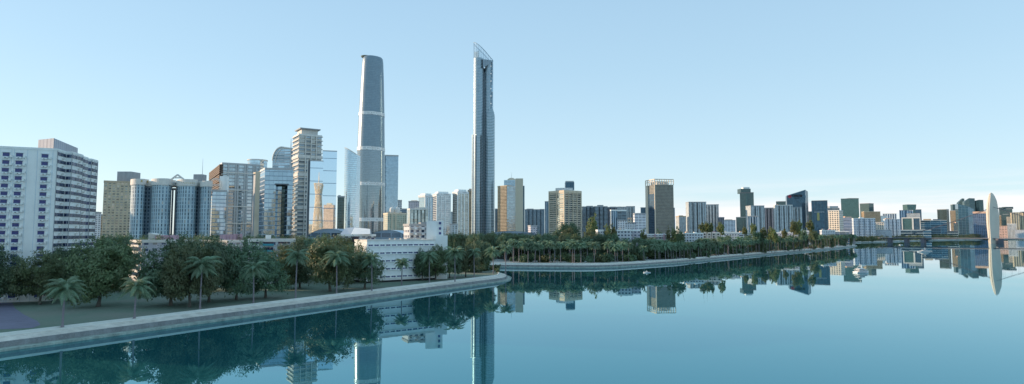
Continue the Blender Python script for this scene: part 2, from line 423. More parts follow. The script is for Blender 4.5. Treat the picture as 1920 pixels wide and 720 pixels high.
def fixed_block(name, label, px1, by1, px2, by2, ytop, mat, depth, group=None, par=.6, parmat='white', dark_gap_band=.9, **kw):
    """front wall between two ground points seen at (px1,by1) and (px2,by2)"""
    A = GP(px1, by1); B = GP(px2, by2); d = (B - A); d.z = 0; e = d.normalized(); back = Vector((-e.y, e.x, 0)) * depth
    pts = [(A.x, A.y), (B.x, B.y), (B.x + back.x, B.y + back.y), (A.x + back.x, A.y + back.y)]
    zt = zat(ytop, A.y); ctr = cen(pts); root = thing(name, label, 'building', (ctr[0], ctr[1], G), group)
    m = MB(); m.prism(pts, G, zt, rmi=1); m.build('wall', [M[mat], M['roofm']], root)
    q = MB(); ring_prism(q, pts, .15, zt - .2, zt + par, .5); q.build('parapet', M[parmat], root)
    if dark_gap_band: q = MB(); ring_prism(q, pts, .12, G, G + dark_gap_band, .4); q.build('dark_gap_band', M['black'], root)  # dark gap at the foot of the walls, drawn as a black band
    return root, pts, zt, math.atan2(e.y, e.x), d.length, depth
root, f, zt, ang, w, l = fixed_block('long_office_block', 'long white block with rows of small dark windows on the riverside lawn', 687, 531, 815, 524, 451.5, 'white', 15, parmat='offwhite')
rows = [zt - 1.9 - i * (zt - G - 2) / 4.75 for i in range(5)]
tl = [w * (.05 + .9 * i / 11) for i in range(12)]
win_rows(root, f[0], f[1], [r - .7 for r in rows], [t + dx for t in tl for dx in (-.62, .62)], 1.05, .62)
for r in rows:
    q = MB(); c = on_face(f[0], f[1], w / 2, .2); q.box((c.x, c.y), w - .6, .4, r - 1.15, r - 1.0, ang); q.build('string_course', M['white'], root)
A = on_face(f[0], f[1], w - 2, -5)
# stair tower and annex at its right end: the same building
Y1 = f[1][1] + 4
c = P(815.5, 430, Y1 + 8); q = MB(); q.box((c.x, c.y), P(831, 414, Y1 + 8).x - P(800, 414, Y1 + 8).x, 9, zt + .02, P(815, 414.5, Y1 + 8).z, -math.atan(c.x / c.y)); st = q.build('stair_tower', M['white'], root)
for yy in (418.5, 428.5, 437.5):
    q = MB(); p = P(825, yy, Y1 + 3.1); q.box((p.x, p.y), 1.2, .3, p.z - .6, p.z + .7, -math.atan(c.x / c.y)); o = q.build('window', M['navywin'], root); 
c = P(827, 450, Y1 + 6); q = MB(); q.box((c.x, c.y), P(839.5, 441.5, Y1 + 6).x - P(816.5, 441.5, Y1 + 6).x, 13, G, P(827, 441.5, Y1 + 6).z, -math.atan(c.x / c.y) + .02); q.build('end_wing', M['white'], root)
for dx in (-3, 0, 3.4, 7):
    q = MB(); p = on_face(f[0], f[1], w * .5 + dx, -7); q.box((p.x, p.y), 1.6, 1.6, zt, zt + 1.1, ang); q.build('roof_unit', M['grey'], root)
LAND.append((750, 'the long white block'))

root, f, zt, ang, w, l = bld('balcony_block', 'grey block with scalloped balconies rising behind the long white block', 757, 768, 803, 421, 345, 'low_white', par=.5, parmat='grey', boxes=((786, 800, 417),))
for i in range(8):
    for k in range(5):
        p = on_face(f[0], f[1], w * (.1 + .2 * k), .5); z = zt - 2.8 - i * 3.1
        if z < G: continue
        q = MB(); q.box((p.x, p.y), w * .12, 1.2, z, z + 1.1, ang); q.build('balcony', M['bluewhite' if k % 2 else 'grey'], root)
root, f, zt, ang, w, l = bld('balcony_block', 'low grey block with stacked balconies on its end and pink boxes on the roof', 244, 266, 352, 452, 290, 'low_pink', a=R(46), par=.5, parmat='offwhite', dark_gap_band=.8)
for i in range(7):
    z = zt - 2.9 - i * 3.0
    if z < G + .5: break
    p = on_face(f[3], f[0], l * .5, .55); q = MB(); q.box((p.x, p.y), l * .92, 1.2, z, z + 1.05, ang - math.pi / 2); bq = q.build('balcony', M['offwhite'], root)
    q = MB(); p = on_face(f[3], f[0], l * .5, .1); q.box((p.x, p.y), l * .86, .2, z + 1.1, z + 2.6, ang - math.pi / 2); q.build('window', M['darkwin'], root)
for xa, xb in ((294, 305), (308, 319), (322, 333)):
    A = P(xa, 441, 320); B = P(xb, 441, 320); q = MB(); q.box(((A.x + B.x) / 2, 320), B.x - A.x, 5, zt + .02, A.z, .3); q.build('roof_box', M['pink'], root)
A = P(278, 436.5, 318); B = P(298, 441, 318); q = MB(); q.prism([(A.x, 318), (B.x, 318), (B.x, 324), (A.x, 324)], zt + .02, 0, tops=[A.z, B.z, B.z, A.z]); q.build('roof_screen', M['offwhite'], root)
LAND.append((300, 'the low block with pink roof boxes'))

root, f, zt, ang, w, l = bld('long_flat_block', 'long low grey block with a row of pink roof cabins behind the big trees', 354, 427, 455, 452, 300, 'low_pink', a=R(58), par=.5, parmat='offwhite')
for i in range(7):
    z = zt - 2.9 - i * 3.0
    if z < G + .5: break
    p = on_face(f[0], f[1], w * .5, .4); q = MB(); q.box((p.x, p.y), w * .95, .9, z, z + .9, ang); q.build('balcony', M['offwhite'], root)
for i in range(6):
    xa = 415 + i * 6.2; A = P(xa, 440 - i * .3, 318 + i * 4); B = P(xa + 5.4, 440, 318 + i * 4); q = MB(); q.box(((A.x + B.x) / 2, A.y), B.x - A.x, 3.4, zt + .02, A.z, ang); q.build('roof_cabin', M['pinkl'] if 'pinkl' in M else M['pink'], root)
LAND.append((420, 'the low block with pink roof cabins'))
root, f, zt, ang, w, l = bld('flat_roofed_block', 'low flat roofed block with a turquoise balcony panel and one white roof box', 466, None, 553, 450.5, 289, 'low_white', depth=13, par=.7, parmat='offwhite', dark_gap_band=.9, boxes=((498, 508.5, 440.5, 'white'),))
for i in range(7):
    z = zt - 2.7 - i * 3.0
    if z < G + .5: break
    for k, (a0, a1) in enumerate(((.02, .22), (.30, .54), (.62, .9))):
        p = on_face(f[0], f[1], w * (a0 + a1) / 2, .5); q = MB(); q.box((p.x, p.y), w * (a1 - a0), 1.1, z, z + 1.0, ang); q.build('balcony', M['cyan' if k == 1 and i < 2 else ('grey' if k == 2 else 'white')], root)
        q = MB(); p = on_face(f[0], f[1], w * (a0 + a1) / 2, .06); q.box((p.x, p.y), w * (a1 - a0) * .9, .2, z + 1.05, z + 2.3, ang); q.build('window', M['darkwin'], root)
LAND.append((510, 'the flat roofed block with a turquoise balcony'))
# white house with big sloping roof
root, f, zt, ang, w, l = bld('pitched_roof_hall', 'white building with a bright white sloping roof between the trees and the round glass tower', 634, None, 704, 440.5, 350, 'low_white', depth=30, par=.4, parmat='white')
for (px, pw) in ((641, 3.2), (655, 4.2), (688, 1.2), (692, 1.2), (699, 5)):
    for j, yy in enumerate((449, 460, 471)):
        p = P(px, yy, f[0][1] - .2); t = col_on(f[0], f[1], px, yy); pp = on_face(f[0], f[1], t, .1); q = MB(); q.box((pp.x, pp.y), pw * .31, .3, p.z - 1.1, p.z + .9, ang); wq = q.build('window', M['navywin'], root)
        q = MB(); pp = on_face(f[0], f[1], t, .5); q.box((pp.x, pp.y), pw * .31 + .8, 1.0, p.z + .95, p.z + 1.15, ang); hq = q.build('window_hood', M['grey'], root); hq.parent = wq
t0, t1 = col_on(f[0], f[1], 660, 450), col_on(f[0], f[1], 672.5, 450)
p = on_face(f[0], f[1], (t0 + t1) / 2, .1); q = MB(); q.box((p.x, p.y), t1 - t0, .4, G, zt - .4, ang); q.build('stairwell_glazing', M['darkwin'], root)
a1, a2, a3, a4 = P(637, 440.4, 352), P(657, 440.4, 352), P(664, 426.3, 366), P(640, 426.6, 380)
q = MB()
E1, E2, T1_, T2_ = P(657.5, 440.2, 352), P(694, 438.6, 352), P(694, 429.3, 362), P(664.5, 426.3, 368)
q.face([E1, E2, T1_, T2_], None, 0); q.face([E1, T2_, P(648, 427.5, 378), P(637, 439.8, 360)], None, 1)
q.face([E2, P(697, 438.8, 372), T1_], None, 1); q.face([T2_, T1_, P(697, 438.8, 372), P(648, 438, 392)], None, 1); q.face([T2_, P(648, 438, 392), P(648, 427.5, 378)], None, 1)
q.build('roof', [M['roofwhite'], M['bluegrey']], root)
LAND.append((670, 'the white hall with a sloping roof'))

def vault(name, label, xl, xr, ytop, ybase, D, depth, mat, skew=0.0):
    A = P(xl, ybase, D); B = P(xr, ybase, D); zt = zat(ytop, D); zb = A.z
    root = thing(name, label, 'building', ((A.x + B.x) / 2, D + depth / 2, G)); q = MB(); n = 18; pr = []
    for i in range(n + 1):
        t = i / n; x = A.x + (B.x - A.x) * t; h = math.sin(math.pi * min(1, max(0, (t - skew * t * (1 - t))))) ** .7
        pr.append((x, zb + (zt - zb) * h))
    for i in range(n):
        (x0, z0), (x1, z1) = pr[i], pr[i + 1]
        q.face([(x0, D, z0), (x1, D, z1), (x1, D + depth, z1), (x0, D + depth, z0)])
    q.build('roof', M[mat], root)
    q = MB(); 
    for i in range(n):
        (x0, z0), (x1, z1) = pr[i], pr[i + 1]
        q.face([(x0, D + .3, G), (x1, D + .3, G), (x1, D + .3, z1 - .05), (x0, D + .3, z0 - .05)], [(x0, G), (x1, G), (x1, z1), (x0, z0)])
    q.build('wall', M['wallblue'], root)
M['wallblue'] = facade('facade_hallwall', (.26, .34, .42), (.10, .15, .2), fh=6, bw=7, gh=.5, gw=.9, metal=.4, rough=.2)
vault('vaulted_hall', 'blue grey hall with a gently curved roof below the mirror glass tower', 578, 652, 428.5, 441, 420, 60, 'bluegrey')
vault('low_hall', 'low white roofed hall behind the long white block', 690, 762, 431, 443, 420, 40, 'bluewhite')
vault('museum_hall', 'low pale hall with a long shallow roof just right of the tallest tower', 906, 1012, 433.2, 440, 760, 60, 'bluewhite')
# ================================================================== middle ground, left half
def simple(name, label, xl, xc, xr, yt, D, mat, land=None, **kw):
    r = bld(name, label, xl, xc, xr, yt, D, mat, **kw)
    LAND.append(((xl + xr) / 2, land or label.split(' with ')[0]))
    return r
simple('hotel_block', 'tan hotel block with a plain grey roof box beside the white tower', 195, None, 262, 341, 800, 'tan_grid', depth=40, par=2, parmat='tan', boxes=((228, 256, 323, 'grey'),), land='the tan hotel')
simple('small_block', 'sliver of a pale green block seen between the white tower and the tan hotel', 179, None, 190, 399, 900, 'apt_white', boxes=((180, 185, 397, 'cyan'),), land='x')
simple('small_block', 'sliver of a grey brown block just left of the tan hotel', 187, None, 197, 403, 950, 'brown_grid', land='x')

# rounded residential block
def cyl_block():
    D = 560; root = thing('rounded_apartments', 'blue grey apartment block of four rounded bays under a white crown band', 'building', (P(318, 400, D).x, D + 15, G))
    zt = zat(347, D)
    def bay(xl, xr, yt, bulge, D, name, mat, z0=G, crown=None):
        A = P(xl, yt, D); B = P(xr, yt, D); n = 14; pts = []
        c = Vector(((A.x + B.x) / 2, D)); r = (B.x - A.x) / 2
        for i in range(n + 1):
            t = math.pi + math.pi * i / n; dy = bulge * math.sin(t); pts.append((c.x + r * math.cos(t) + c.x / D * dy, c.y + dy))
        kk = c.x / D; pts += [(B.x + kk * 18, D + 18), (A.x + kk * 18, D + 18)]
        m = MB(); m.prism(pts, z0, A.z, rmi=1); ob = m.build(name, [M[mat], M['roofm']], root)
        if crown:
            q = MB(); ring_prism(q, pts, .7, A.z - 1, A.z + crown, 1.0); q.build('crown_band', M['offwhite'], root)
        return ob, A.z
    bay(246, 272.5, 345.5, 9, D, 'rounded_bay', 'apt_cyl', crown=4.4); bay(285, 320.5, 346, 9, D, 'rounded_bay', 'apt_cyl', crown=5)
    bay(333.5, 369, 347.5, 9, D, 'rounded_bay', 'apt_cyl', crown=5); bay(376.5, 397, 349, 9, D, 'rounded_bay', 'apt_cyl', crown=4.2)
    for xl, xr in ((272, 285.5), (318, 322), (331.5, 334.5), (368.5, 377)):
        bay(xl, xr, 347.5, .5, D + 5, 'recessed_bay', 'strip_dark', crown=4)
    for xl, xr in ((322.5, 326), (328.5, 332)):
        bay(xl, xr, 353, .5, D + 9, 'link_column', 'grey')
    bay(321, 333, 345.8, .5, D + 9, 'bridge_beam', 'offwhite', z0=zat(348.5, D + 9)); bay(321, 333, 352.6, .5, D + 9.4, 'bridge_beam', 'offwhite', z0=zat(354, D + 9))
    for (xa, xb, y) in ((263, 275, 336), (297.5, 308, 337), (310.5, 326, 337.5), (345, 358, 338.5)):
        A = P(xa, y, D + 14); B = P(xb, y, D + 14); q = MB(); q.box(((A.x + B.x) / 2, D + 14), B.x - A.x, 8, zt, A.z); q.build('roof_box', M['offwhite'], root)
    a, b, c = P(320.5, 337, D + 8), P(345.5, 337, D + 8), P(333, 327.5, D + 8)
    q = MB(); q.tube(a, c, .9, .9, 4); q.tube(b, c, .9, .9, 4); q.tube(P(325, 333.3, D + 8), P(341, 333.3, D + 8), .8, .8, 4); q.tube((a.x, D + 8, zt), a, .6, .6, 4); q.tube((b.x, D + 8, zt), b, .6, .6, 4)
    q.build('roof_pediment', M['offwhite'], root)
    A = P(367, 327.5, D + 12); B = P(383.5, 327.5, D + 12); q = MB(); q.box(((A.x + B.x) / 2, D + 12), B.x - A.x, 8, zt, A.z); q.build('lift_tower', M['grey'], root)
    q = MB(); p = P(380.5, 297, D + 12); q.tube((p.x, D + 12, A.z), p, .25, .08, 6); q.build('mast', M['steel'], root)
    # gilt characters on the crown band, too small to read
    random.seed(3)
    for px in (255.5, 265.5, 277) + tuple(334 + 3.3 * i for i in range(11)):
        y = 341 if px < 300 else 342.5 + (px - 334) * .04
        Dd = D - 9.2 if not 330 < px < 371 else D - 1.5 - 8.2 * max(0, 1 - ((px - 351) / 18) ** 2) ** .5
        Dd = D + 3.5 if 272.5 < px < 285 else Dd
        p = P(px, y, Dd); q = MB(); s = 1.5 if px < 300 else .75
        for _ in range(4):
            w, h = random.uniform(.2, .8) * s, random.uniform(.2, .5) * s; ox, oz = random.uniform(-.3, .3) * s, random.uniform(-.7, .7) * s
            q.box((p.x + ox, p.y), w, .3, p.z + oz, p.z + oz + h)
        q.build('crown_character', M['gold'], root)
    LAND.append((320, 'the rounded blue apartments'))
cyl_block()

# brown louvred tower and curtain wall block
def louvre_block():
    root, f, zt, a, w, l = bld('louvred_block', 'curtain wall block with pale columns and a dark brown louvred corner', 398, 417, 487, 307, 640, 'glass_slab', a=R(32) - .0, depth=None, par=1.5, parmat='steel')
    # fins on the long face
    for t in (.0, .16, .36, .42, .60, .66, .84, .9, 1.0):
        p = on_face(f[0], f[1], w * t, .7); q = MB(); q.box((p.x, p.y), 1.7, 1.8, G, zt + .3, a); q.build('column', M['steel'], root)
    for yy in (322.5, 355, 386, 418):
        z = zat(yy, f[0][1]); q = MB(); p = on_face(f[0], f[1], w / 2, .9); q.box((p.x, p.y), w, 2.4, z - .8, z + .1, a); q.build('cross_beam', M['offwhite'], root)
    # louvred corner on the left face
    k = 0
    for yy in (307, 310.5, 314, 317.5, 321, 326, 329.5, 333, 336.5, 341, 345, 349, 353):
        z = zat(yy + 2, f[0][1]); q = MB(); p = on_face(f[3], f[0], l * .5, 1.2); q.box((p.x, p.y), l * 1.06, 3.6, z - 1.3, z + .2, a - math.pi / 2); q.build('louvre', M['brown'], root)
    q = MB(); p = on_face(f[3], f[0], l * .5, .2); q.box((p.x, p.y), l, .5, zat(357, 640), zt + .2, a - math.pi / 2); q.build('louvre_backing', M['brown'], root)
    # lower projecting glass volume with round window frame
    root2, f2, z2, a2, w2, l2 = bld('glass_annex', 'lower glass annex with a white ring sign frame above it beside the rounded apartments', 398, None, 425, 358, 600, 'glass_mid', depth=16, par=1.2, parmat='steel')
    c = P(404, 346, 604); q = MB(); n = 28; r = 6.2; 
    for i in range(n):
        t0, t1 = 2 * math.pi * i / n, 2 * math.pi * (i + 1) / n
        q.tube((c.x + r * math.cos(t0), c.y, c.z + r * math.sin(t0)), (c.x + r * math.cos(t1), c.y, c.z + r * math.sin(t1)), .35, .35, 5, cap=False)
        q.tube((c.x + r * .8 * math.cos(t0), c.y, c.z + r * .8 * math.sin(t0)), (c.x + r * .8 * math.cos(t1), c.y, c.z + r * .8 * math.sin(t1)), .25, .25, 5, cap=False)
    q.tube((c.x - r - 3, c.y, c.z), (c.x + r, c.y, c.z), .3, .3, 5); q.tube((c.x - r - 3, c.y, c.z - 1.4), (c.x + r, c.y, c.z - 1.4), .3, .3, 5)
    q.tube((c.x + r * .5, c.y, z2), (c.x + r * .5, c.y, c.z - r * .8), .3, .3, 5)
    q.build('ring_frame', M['offwhite'], root2)
    A = P(411.5, 330, 606); B = P(425, 330, 606); q = MB(); q.box(((A.x + B.x) / 2, 609), B.x - A.x, 5, z2, A.z); q.build('service_core', M['white'], root2)
    LAND.append((430, 'the louvred corner block'))
louvre_block()
# glass drum behind
D = 760; c = P(483, 300, D); r = (P(500, 300, D).x - P(466, 300, D).x) / 2
root = thing('glass_drum', 'pale glass drum tower rising behind the curtain wall block', 'building', (c.x, D, G))
q = MB(); q.prism([(c.x + r * math.cos(2 * math.pi * i / 28), D + r * math.sin(2 * math.pi * i / 28)) for i in range(28)], G, P(483, 301.5, D).z, rmi=1); q.build('wall', [M['glass_sky'], M['roofm']], root)
q = MB(); ring_prism(q, [(c.x + r * math.cos(2 * math.pi * i / 28), D + r * math.sin(2 * math.pi * i / 28)) for i in range(28)], .6, P(483, 302, D).z, P(483, 300, D).z, 1); q.build('parapet', M['offwhite'], root)
# cream portal slab
root = thing('portal_frame_block', 'grey block edged by a tall cream stone portal frame', 'building', (P(480, 400, 560).x, 566, G))
D = 560
A = P(467, 324, D); B = P(480, 324, D); C_ = P(488, 322, D)
q = MB(); q.prism([(A.x, D + 10), (B.x, D), (B.x + 3, D + 14), (A.x, D + 20)], G, A.z - 1.5, rmi=1); q.build('wall', [M['grey'], M['roofm']], root)
q = MB(); q.prism([(B.x, D - 1), (C_.x, D - 1), (C_.x + 2, D + 16), (B.x + 2, D + 16)], G, C_.z); q.build('portal_leg', M['cream'], root)
q = MB(); t = P(470, 326, D); q.prism([(A.x, D + 9), (C_.x, D - 1.2), (C_.x + 1, D + 17), (A.x, D + 22)], C_.z - 1.2, C_.z + .3, base=True); q.build('portal_lintel', M['cream'], root)
# notched glass slab
def notched():
    D = 520
    xs = [497, 549.5]; k0, k1 = P(497, 318, 1).x, P(549.5, 318, 1).x
    a = -math.atan(P(523, 318, 1).x) - .10; C = Vector((k0 * D, D)); d = Vector((math.cos(a), math.sin(a))); w = (k1 * C.y - C.x) / (d.x - k1 * d.y)
    b = Vector((-d.y, d.x)); kl = P(487, 320, 1).x; l = abs((kl * C.y - C.x) / (b.x - kl * b.y)) if abs(b.x - kl * b.y) > 1e-3 else 20; l = min(l, 34)
    a2 = Vector((P(486.5, 322, 1).x * (D + 24), D + 24)); b = (a2 - C).normalized(); l = 24
    zt = zat(317, D); root = thing('gateway_tower', 'blue glass slab with a tall dark rectangular opening cut through it', 'building', (C.x + w / 2, D + 10, G))
    def slab(t0, t1, z0, z1, name='wall', mat='glass_mid', dep=l, o=0):
        p0 = C + d * t0 + b * o; p1 = C + d * t1 + b * o; q = MB(); q.prism([tuple(p0), tuple(p1), tuple(p1 + b * dep), tuple(p0 + b * dep)], z0, z1, rmi=1, base=True, u0=t0); q.build(name, [M[mat], M['roofm']], root)
    tl = (P(516, 400, 1).x * C.y - C.x) / (d.x - P(516, 400, 1).x * d.y); tr = (P(538, 400, 1).x * C.y - C.x) / (d.x - P(538, 400, 1).x * d.y)
    zn = zat(343.5, D)
    slab(0, tl, G, zt); slab(tr, w, G, zt); slab(tl + .01, tr - .01, zn, zt - .02)
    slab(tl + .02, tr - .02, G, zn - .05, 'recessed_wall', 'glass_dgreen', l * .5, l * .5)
    t6 = (tl + tr * 2) / 3; slab(tl + .05, t6, G, zn - 2, 'recessed_bay', 'glass_mid', 3, l * .5 - 3)
    q = MB(); 
    pts = [tuple(C), tuple(C + d * w), tuple(C + d * w + b * l), tuple(C + b * l)]
    ring_prism(q, pts, .3, zt - .5, zt + 1.2, .8); q.build('parapet', M['steel'], root)
    q = MB(); p = C + d * (tl + tr) / 2; q.box((p.x - d.y * .0, p.y), tr - tl + 2, 1.2, zn - 1.1, zn - .1, a); q.build('lintel', M['dgrey'], root)
    LAND.append((520, 'the glass slab with a tall opening'))
notched()
# arch topped slab
def arch_top():
    D = 900; A = P(511, 300, D); B = P(552, 300, D); root = thing('arched_tower', 'tall pale tower with a rounded quarter arch roof and a slim mast', 'building', ((A.x + B.x) / 2, D + 15, G))
    w = B.x - A.x; zt = zat(275.5, D); r = w * .42; pr = [(A.x, G), (A.x, zt - r * 1.5)]
    for i in range(1, 11):
        t = math.pi / 2 * i / 10; pr.append((A.x + r - r * math.cos(t), zt - r * 1.5 + r * 1.5 * math.sin(t)))
    pr += [(B.x, zt - 3), (B.x, G)]
    q = MB(); ya, yb = D, D + 30
    q.face([(x, ya, z) for x, z in pr][::-1], [(x - A.x, z) for x, z in pr][::-1])
    q.face([(x, yb, z) for x, z in pr], [(x - A.x, z) for x, z in pr])
    for i in range(len(pr) - 1):
        q.face([(pr[i][0], ya, pr[i][1]), (pr[i + 1][0], ya, pr[i + 1][1]), (pr[i + 1][0], yb, pr[i + 1][1]), (pr[i][0], yb, pr[i][1])], [(0, pr[i][1]), (0, pr[i + 1][1]), (30, pr[i + 1][1]), (30, pr[i][1])])
    q.build('wall', M['glass_slabp'], root)
    q = MB()
    for i in range(1, len(pr) - 2):
        for dx, rr in ((0, .9), (4.5, .5)):
            q.tube((pr[i][0] + dx, D - .5, pr[i][1] - dx * .4), (pr[i + 1][0] + dx, D - .5, pr[i + 1][1] - dx * .4), rr, rr, 5)
    q.build('arch_rib', M['offwhite'], root)
    p = P(546, 259.5, D - 2); q = MB(); q.tube((p.x, p.y, zt - 40), (p.x, p.y, p.z), 2.2, .15, 6); q.build('mast', M['steel'], root)
M['glass_slabp'] = facade('facade_pale_slats', (.50, .56, .60), (.30, .40, .47), fh=4.2, bw=9, gh=.5, gw=.97, metal=.8, rough=.1)
arch_top()
# tall banded tower with balconies on every floor
M['banded'] = facade('facade_banded', (.46, .45, .40), (.22, .27, .31), fh=5.1, bw=7.2, gh=.62, gw=.9, metal=.6, rough=.1, var=.5, curtain=.12)
root, f, zt, a, w, l = bld('slatted_tower', 'tall slender tower with pale floor slabs and a flat canopy on its roof', 550, 561, 603.5, 252, 720, 'banded', par=1.2, parmat='offwhite', slabs=(5.1, .9, 1.2, 'offwhite'))
for t in (0.28, .52, .75):
    p = on_face(f[0], f[1], w * t, 1.2); q = MB(); q.box((p.x, p.y), .9, 1.6, G, zt, a); q.build('pier', M['offwhite'], root)
for yy in (290, 324, 386):
    z = zat(yy, 720); q = MB(); ring_prism(q, f, 1.0, z - 3.6, z, 1.6); q.build('refuge_floor', M['offwhite'], root)
c = cen(f); A = P(563, 245.5, c[1]); q = MB(); q.box(c, w * .72, l * .7, zt, A.z, a); q.build('roof_box', M['offwhite'], root)
q = MB(); q.box(c, w * .9, l * .95, A.z + .02, A.z + 1.3, a); q.build('roof_canopy', M['grey'], root)
LAND.append((575, 'the slatted tower'))
# mirror glass pair
def mirror_slab(name, label, xl, xr, yt, D, notchL=False):
    kc = P(597, 380, 1.0).x; a = -math.atan(kc)      # both share one facing direction
    C = Vector((P(xl, yt, 1).x * D, D)); d = Vector((math.cos(a), math.sin(a))); k = P(xr, yt, 1).x; w = (k * C.y - C.x) / (d.x - k * d.y); b = Vector((-d.y, d.x)) * 26
    pts = [tuple(C), tuple(C + d * w), tuple(C + d * w + b), tuple(C + b)]; zt = zat(yt, D)
    root = thing(name, label, 'building', (*cen(pts), G)); q = MB(); q.prism(pts, G, zt, rmi=1); q.build('wall', [M['glass_mirror'], M['roofm']], root)
    q = MB(); ring_prism(q, pts, .12, zt - .3, zt + .8, .5); q.build('parapet', M['steel'], root)
    return root, pts, zt, a, w
r1, f1, z1, a1_, w1 = mirror_slab('mirror_tower', 'lower mirror glass slab with a dark left edge, reflecting a lattice tower', 582, 606.3, 301.5, 640)
q = MB(); p = on_face(f1[0], f1[1], -1.3, -6); q.box((p.x, p.y), 2.4, 12, G, z1 + .3, a1_); q.build('edge_wall', M['dgrey'], r1)
q = MB(); p = on_face(f1[0], f1[1], -2.6, -5); q.box((p.x, p.y), .7, 12.6, G, z1 + .8, a1_); q.build('edge_fin', M['offwhite'], r1)
mirror_slab('mirror_tower', 'taller mirror glass slab with thin horizontal lines right of the slatted tower', 605, 632, 283, 668)
LAND.append((605, 'the mirror glass towers'))
simple('dark_office', 'short dark grey office block just left of the twin blade glass tower', 633, None, 646, 369, 900, 'glass_dgreen', boxes=((634, 639, 366),), land='x')
# blade tower with slanted roof
D = 1150; A = P(646.5, 277, D); B = P(669, 289, D)
root = thing('blade_tower', 'pale glass tower with a sharply slanted curved top behind the tallest round tower', 'building', ((A.x + B.x) / 2, D + 14, G))
q = MB(); n = 10; pts = [(A.x + (B.x - A.x) * i / n, D - 6 * math.sin(math.pi * i / n)) for i in range(n + 1)]
tops = [A.z + (zat(290, D) - A.z) * (i / n) ** 1.3 for i in range(n + 1)]
q.prism(pts + [(B.x, D + 28), (A.x, D + 28)], G, 0, tops=tops + [tops[-1], tops[0]]); q.build('wall', M['glass_sky'], root)
q = MB(); 
for i in range(n): q.tube((*pts[i], tops[i]), (*pts[i + 1], tops[i + 1]), .8, .8, 5)
q.build('roof_rim', M['offwhite'], root)

# ------------------------------------------------------------------ tower one (tapered round tower)
def round_tower():
    D = 1500
    prof = [(438, 666.5, 719.5), (411, 667, 720), (345, 667.5, 720.2), (280, 669, 720.2), (215, 672, 719.8), (150, 676, 718.8), (118, 678.5, 717.8), (111, 679.6, 717), (108.5, 681.5, 715)]
    root = thing('round_tower', 'very tall tapered round glass tower with four white bands and a rooftop disc', 'skyscraper', (P(693, 400, D).x, D, G))
    def ring(y, g=0.0):
        for i in range(len(prof) - 1):
            if prof[i][0] >= y >= prof[i + 1][0]:
                t = (prof[i][0] - y) / (prof[i][0] - prof[i + 1][0]); xl = prof[i][1] + (prof[i + 1][1] - prof[i][1]) * t; xr = prof[i][2] + (prof[i + 1][2] - prof[i][2]) * t
        A = P(xl, y, D); B = P(xr, y, D); c = (A.x + B.x) / 2; r = (B.x - A.x) / 2 + g; pts = []
        for k in range(60):
            t = 2 * math.pi * k / 60; rr = 1 + .045 * math.cos(3 * (t + 1.9)); ct, st = math.cos(t), math.sin(t)
            pts.append((c + r * rr * ct / 1.02, D + r * rr * st, A.z))
        return pts
    ys = [439 - i * 5.5 for i in range(60)] ; ys = [y for y in ys if y > 118] + [118, 114, 111, 109.5, 108.6]
    ys[0] = 438
    yl = [y for y in ys if y > 281] + [281]; yu = [281] + [y for y in ys if y < 281]
    q = MB(); q.rings([ring(y) for y in yu]); q.build('upper_shaft', M['glass_tower'], root, smooth=True)
    q = MB(); q.rings([ring(y) for y in yl], closed_top=False); q.build('lower_shaft', M['glass_lower'], root, smooth=True)
    for yb, h in ((219, 6), (284, 6.4), (349, 6.4), (415.5, 7)):
        q = MB(); q.rings([ring(yb, -.5), ring(yb, .8), ring(yb - h, .8), ring(yb - h, -.5)], closed_top=False); q.build('white_band', M['bandw'], root)
    c = P(686.5, 107, D - 4); q = MB(); n = 28
    rr = [[(c.x + r * math.cos(2 * math.pi * k / n), c.y + r * math.sin(2 * math.pi * k / n), c.z + dz) for k in range(n)] for r, dz in ((4, -2.6), (11.5, -1.0), (13, 1.2), (12.4, 1.9))]
    q.rings(rr); q.build('rooftop_disc', M['disc'], root)
    LAND.append((693, 'the round tower with white bands'))
M['bandw'] = facade('facade_band', (.68, .72, .72), (.50, .55, .58), fh=4, bw=3, gh=.3, gw=.8, metal=.2, rough=.3, tilt=0)
M['disc'] = plain('olive_metal_disc', (.14, .16, .12), rough=.5, metal=.2, var=.2)
round_tower()
simple('glass_box_tower', 'plain blue glass box tower right behind the round tower', 719, None, 747, 292, 1750, 'glass_mid', depth=60, par=3, parmat='steel', land='x')
simple('dark_office', 'small dark office block with a chequered face right of the blue glass box tower', 746, None, 753.5, 376, 1300, 'white_grid', land='x')
M['ornate'] = facade('facade_ornate', (.46, .46, .36), (.14, .24, .24), fh=3.4, bw=3.2, gh=.6, gw=.55, metal=.5, rough=.12)
# domed hotel
root, f, zt, a, w, l = bld('domed_hotel', 'ornate cream and green hotel with two round domes on its roof', 719, 727, 763, 401, 1000, 'ornate', par=2, parmat='cream', boxes=((728, 752, 397, 'cream'),))
for px in (735.5, 745.5):
    c = P(px, 388, f[0][1] + 14); q = MB(); n = 16; r0 = 4.4; rs = []
    for i in range(9):
        t = math.pi / 2 * i / 8; rs.append([(c.x + r0 * math.cos(t) * math.cos(2 * math.pi * k / n), c.y + r0 * math.cos(t) * math.sin(2 * math.pi * k / n), c.z - 5 + 5 * math.sin(t)) for k in range(n)])
    rs = [[(p[0], p[1], zt + 1) for p in rs[0]]] + rs
    q.rings(rs); q.tube((c.x, c.y, c.z - .2), (c.x, c.y, c.z + 2.5), .5, .1, 6); q.build('dome', M['offwhite'], root, smooth=False)
for t in (.22, .42):
    p = on_face(f[0], f[1], w * t, .5); q = MB(); q.box((p.x, p.y), w * .05, 1.2, G, zt, a); q.build('pier', M['cream'], root)
LAND.append((740, 'the domed hotel'))

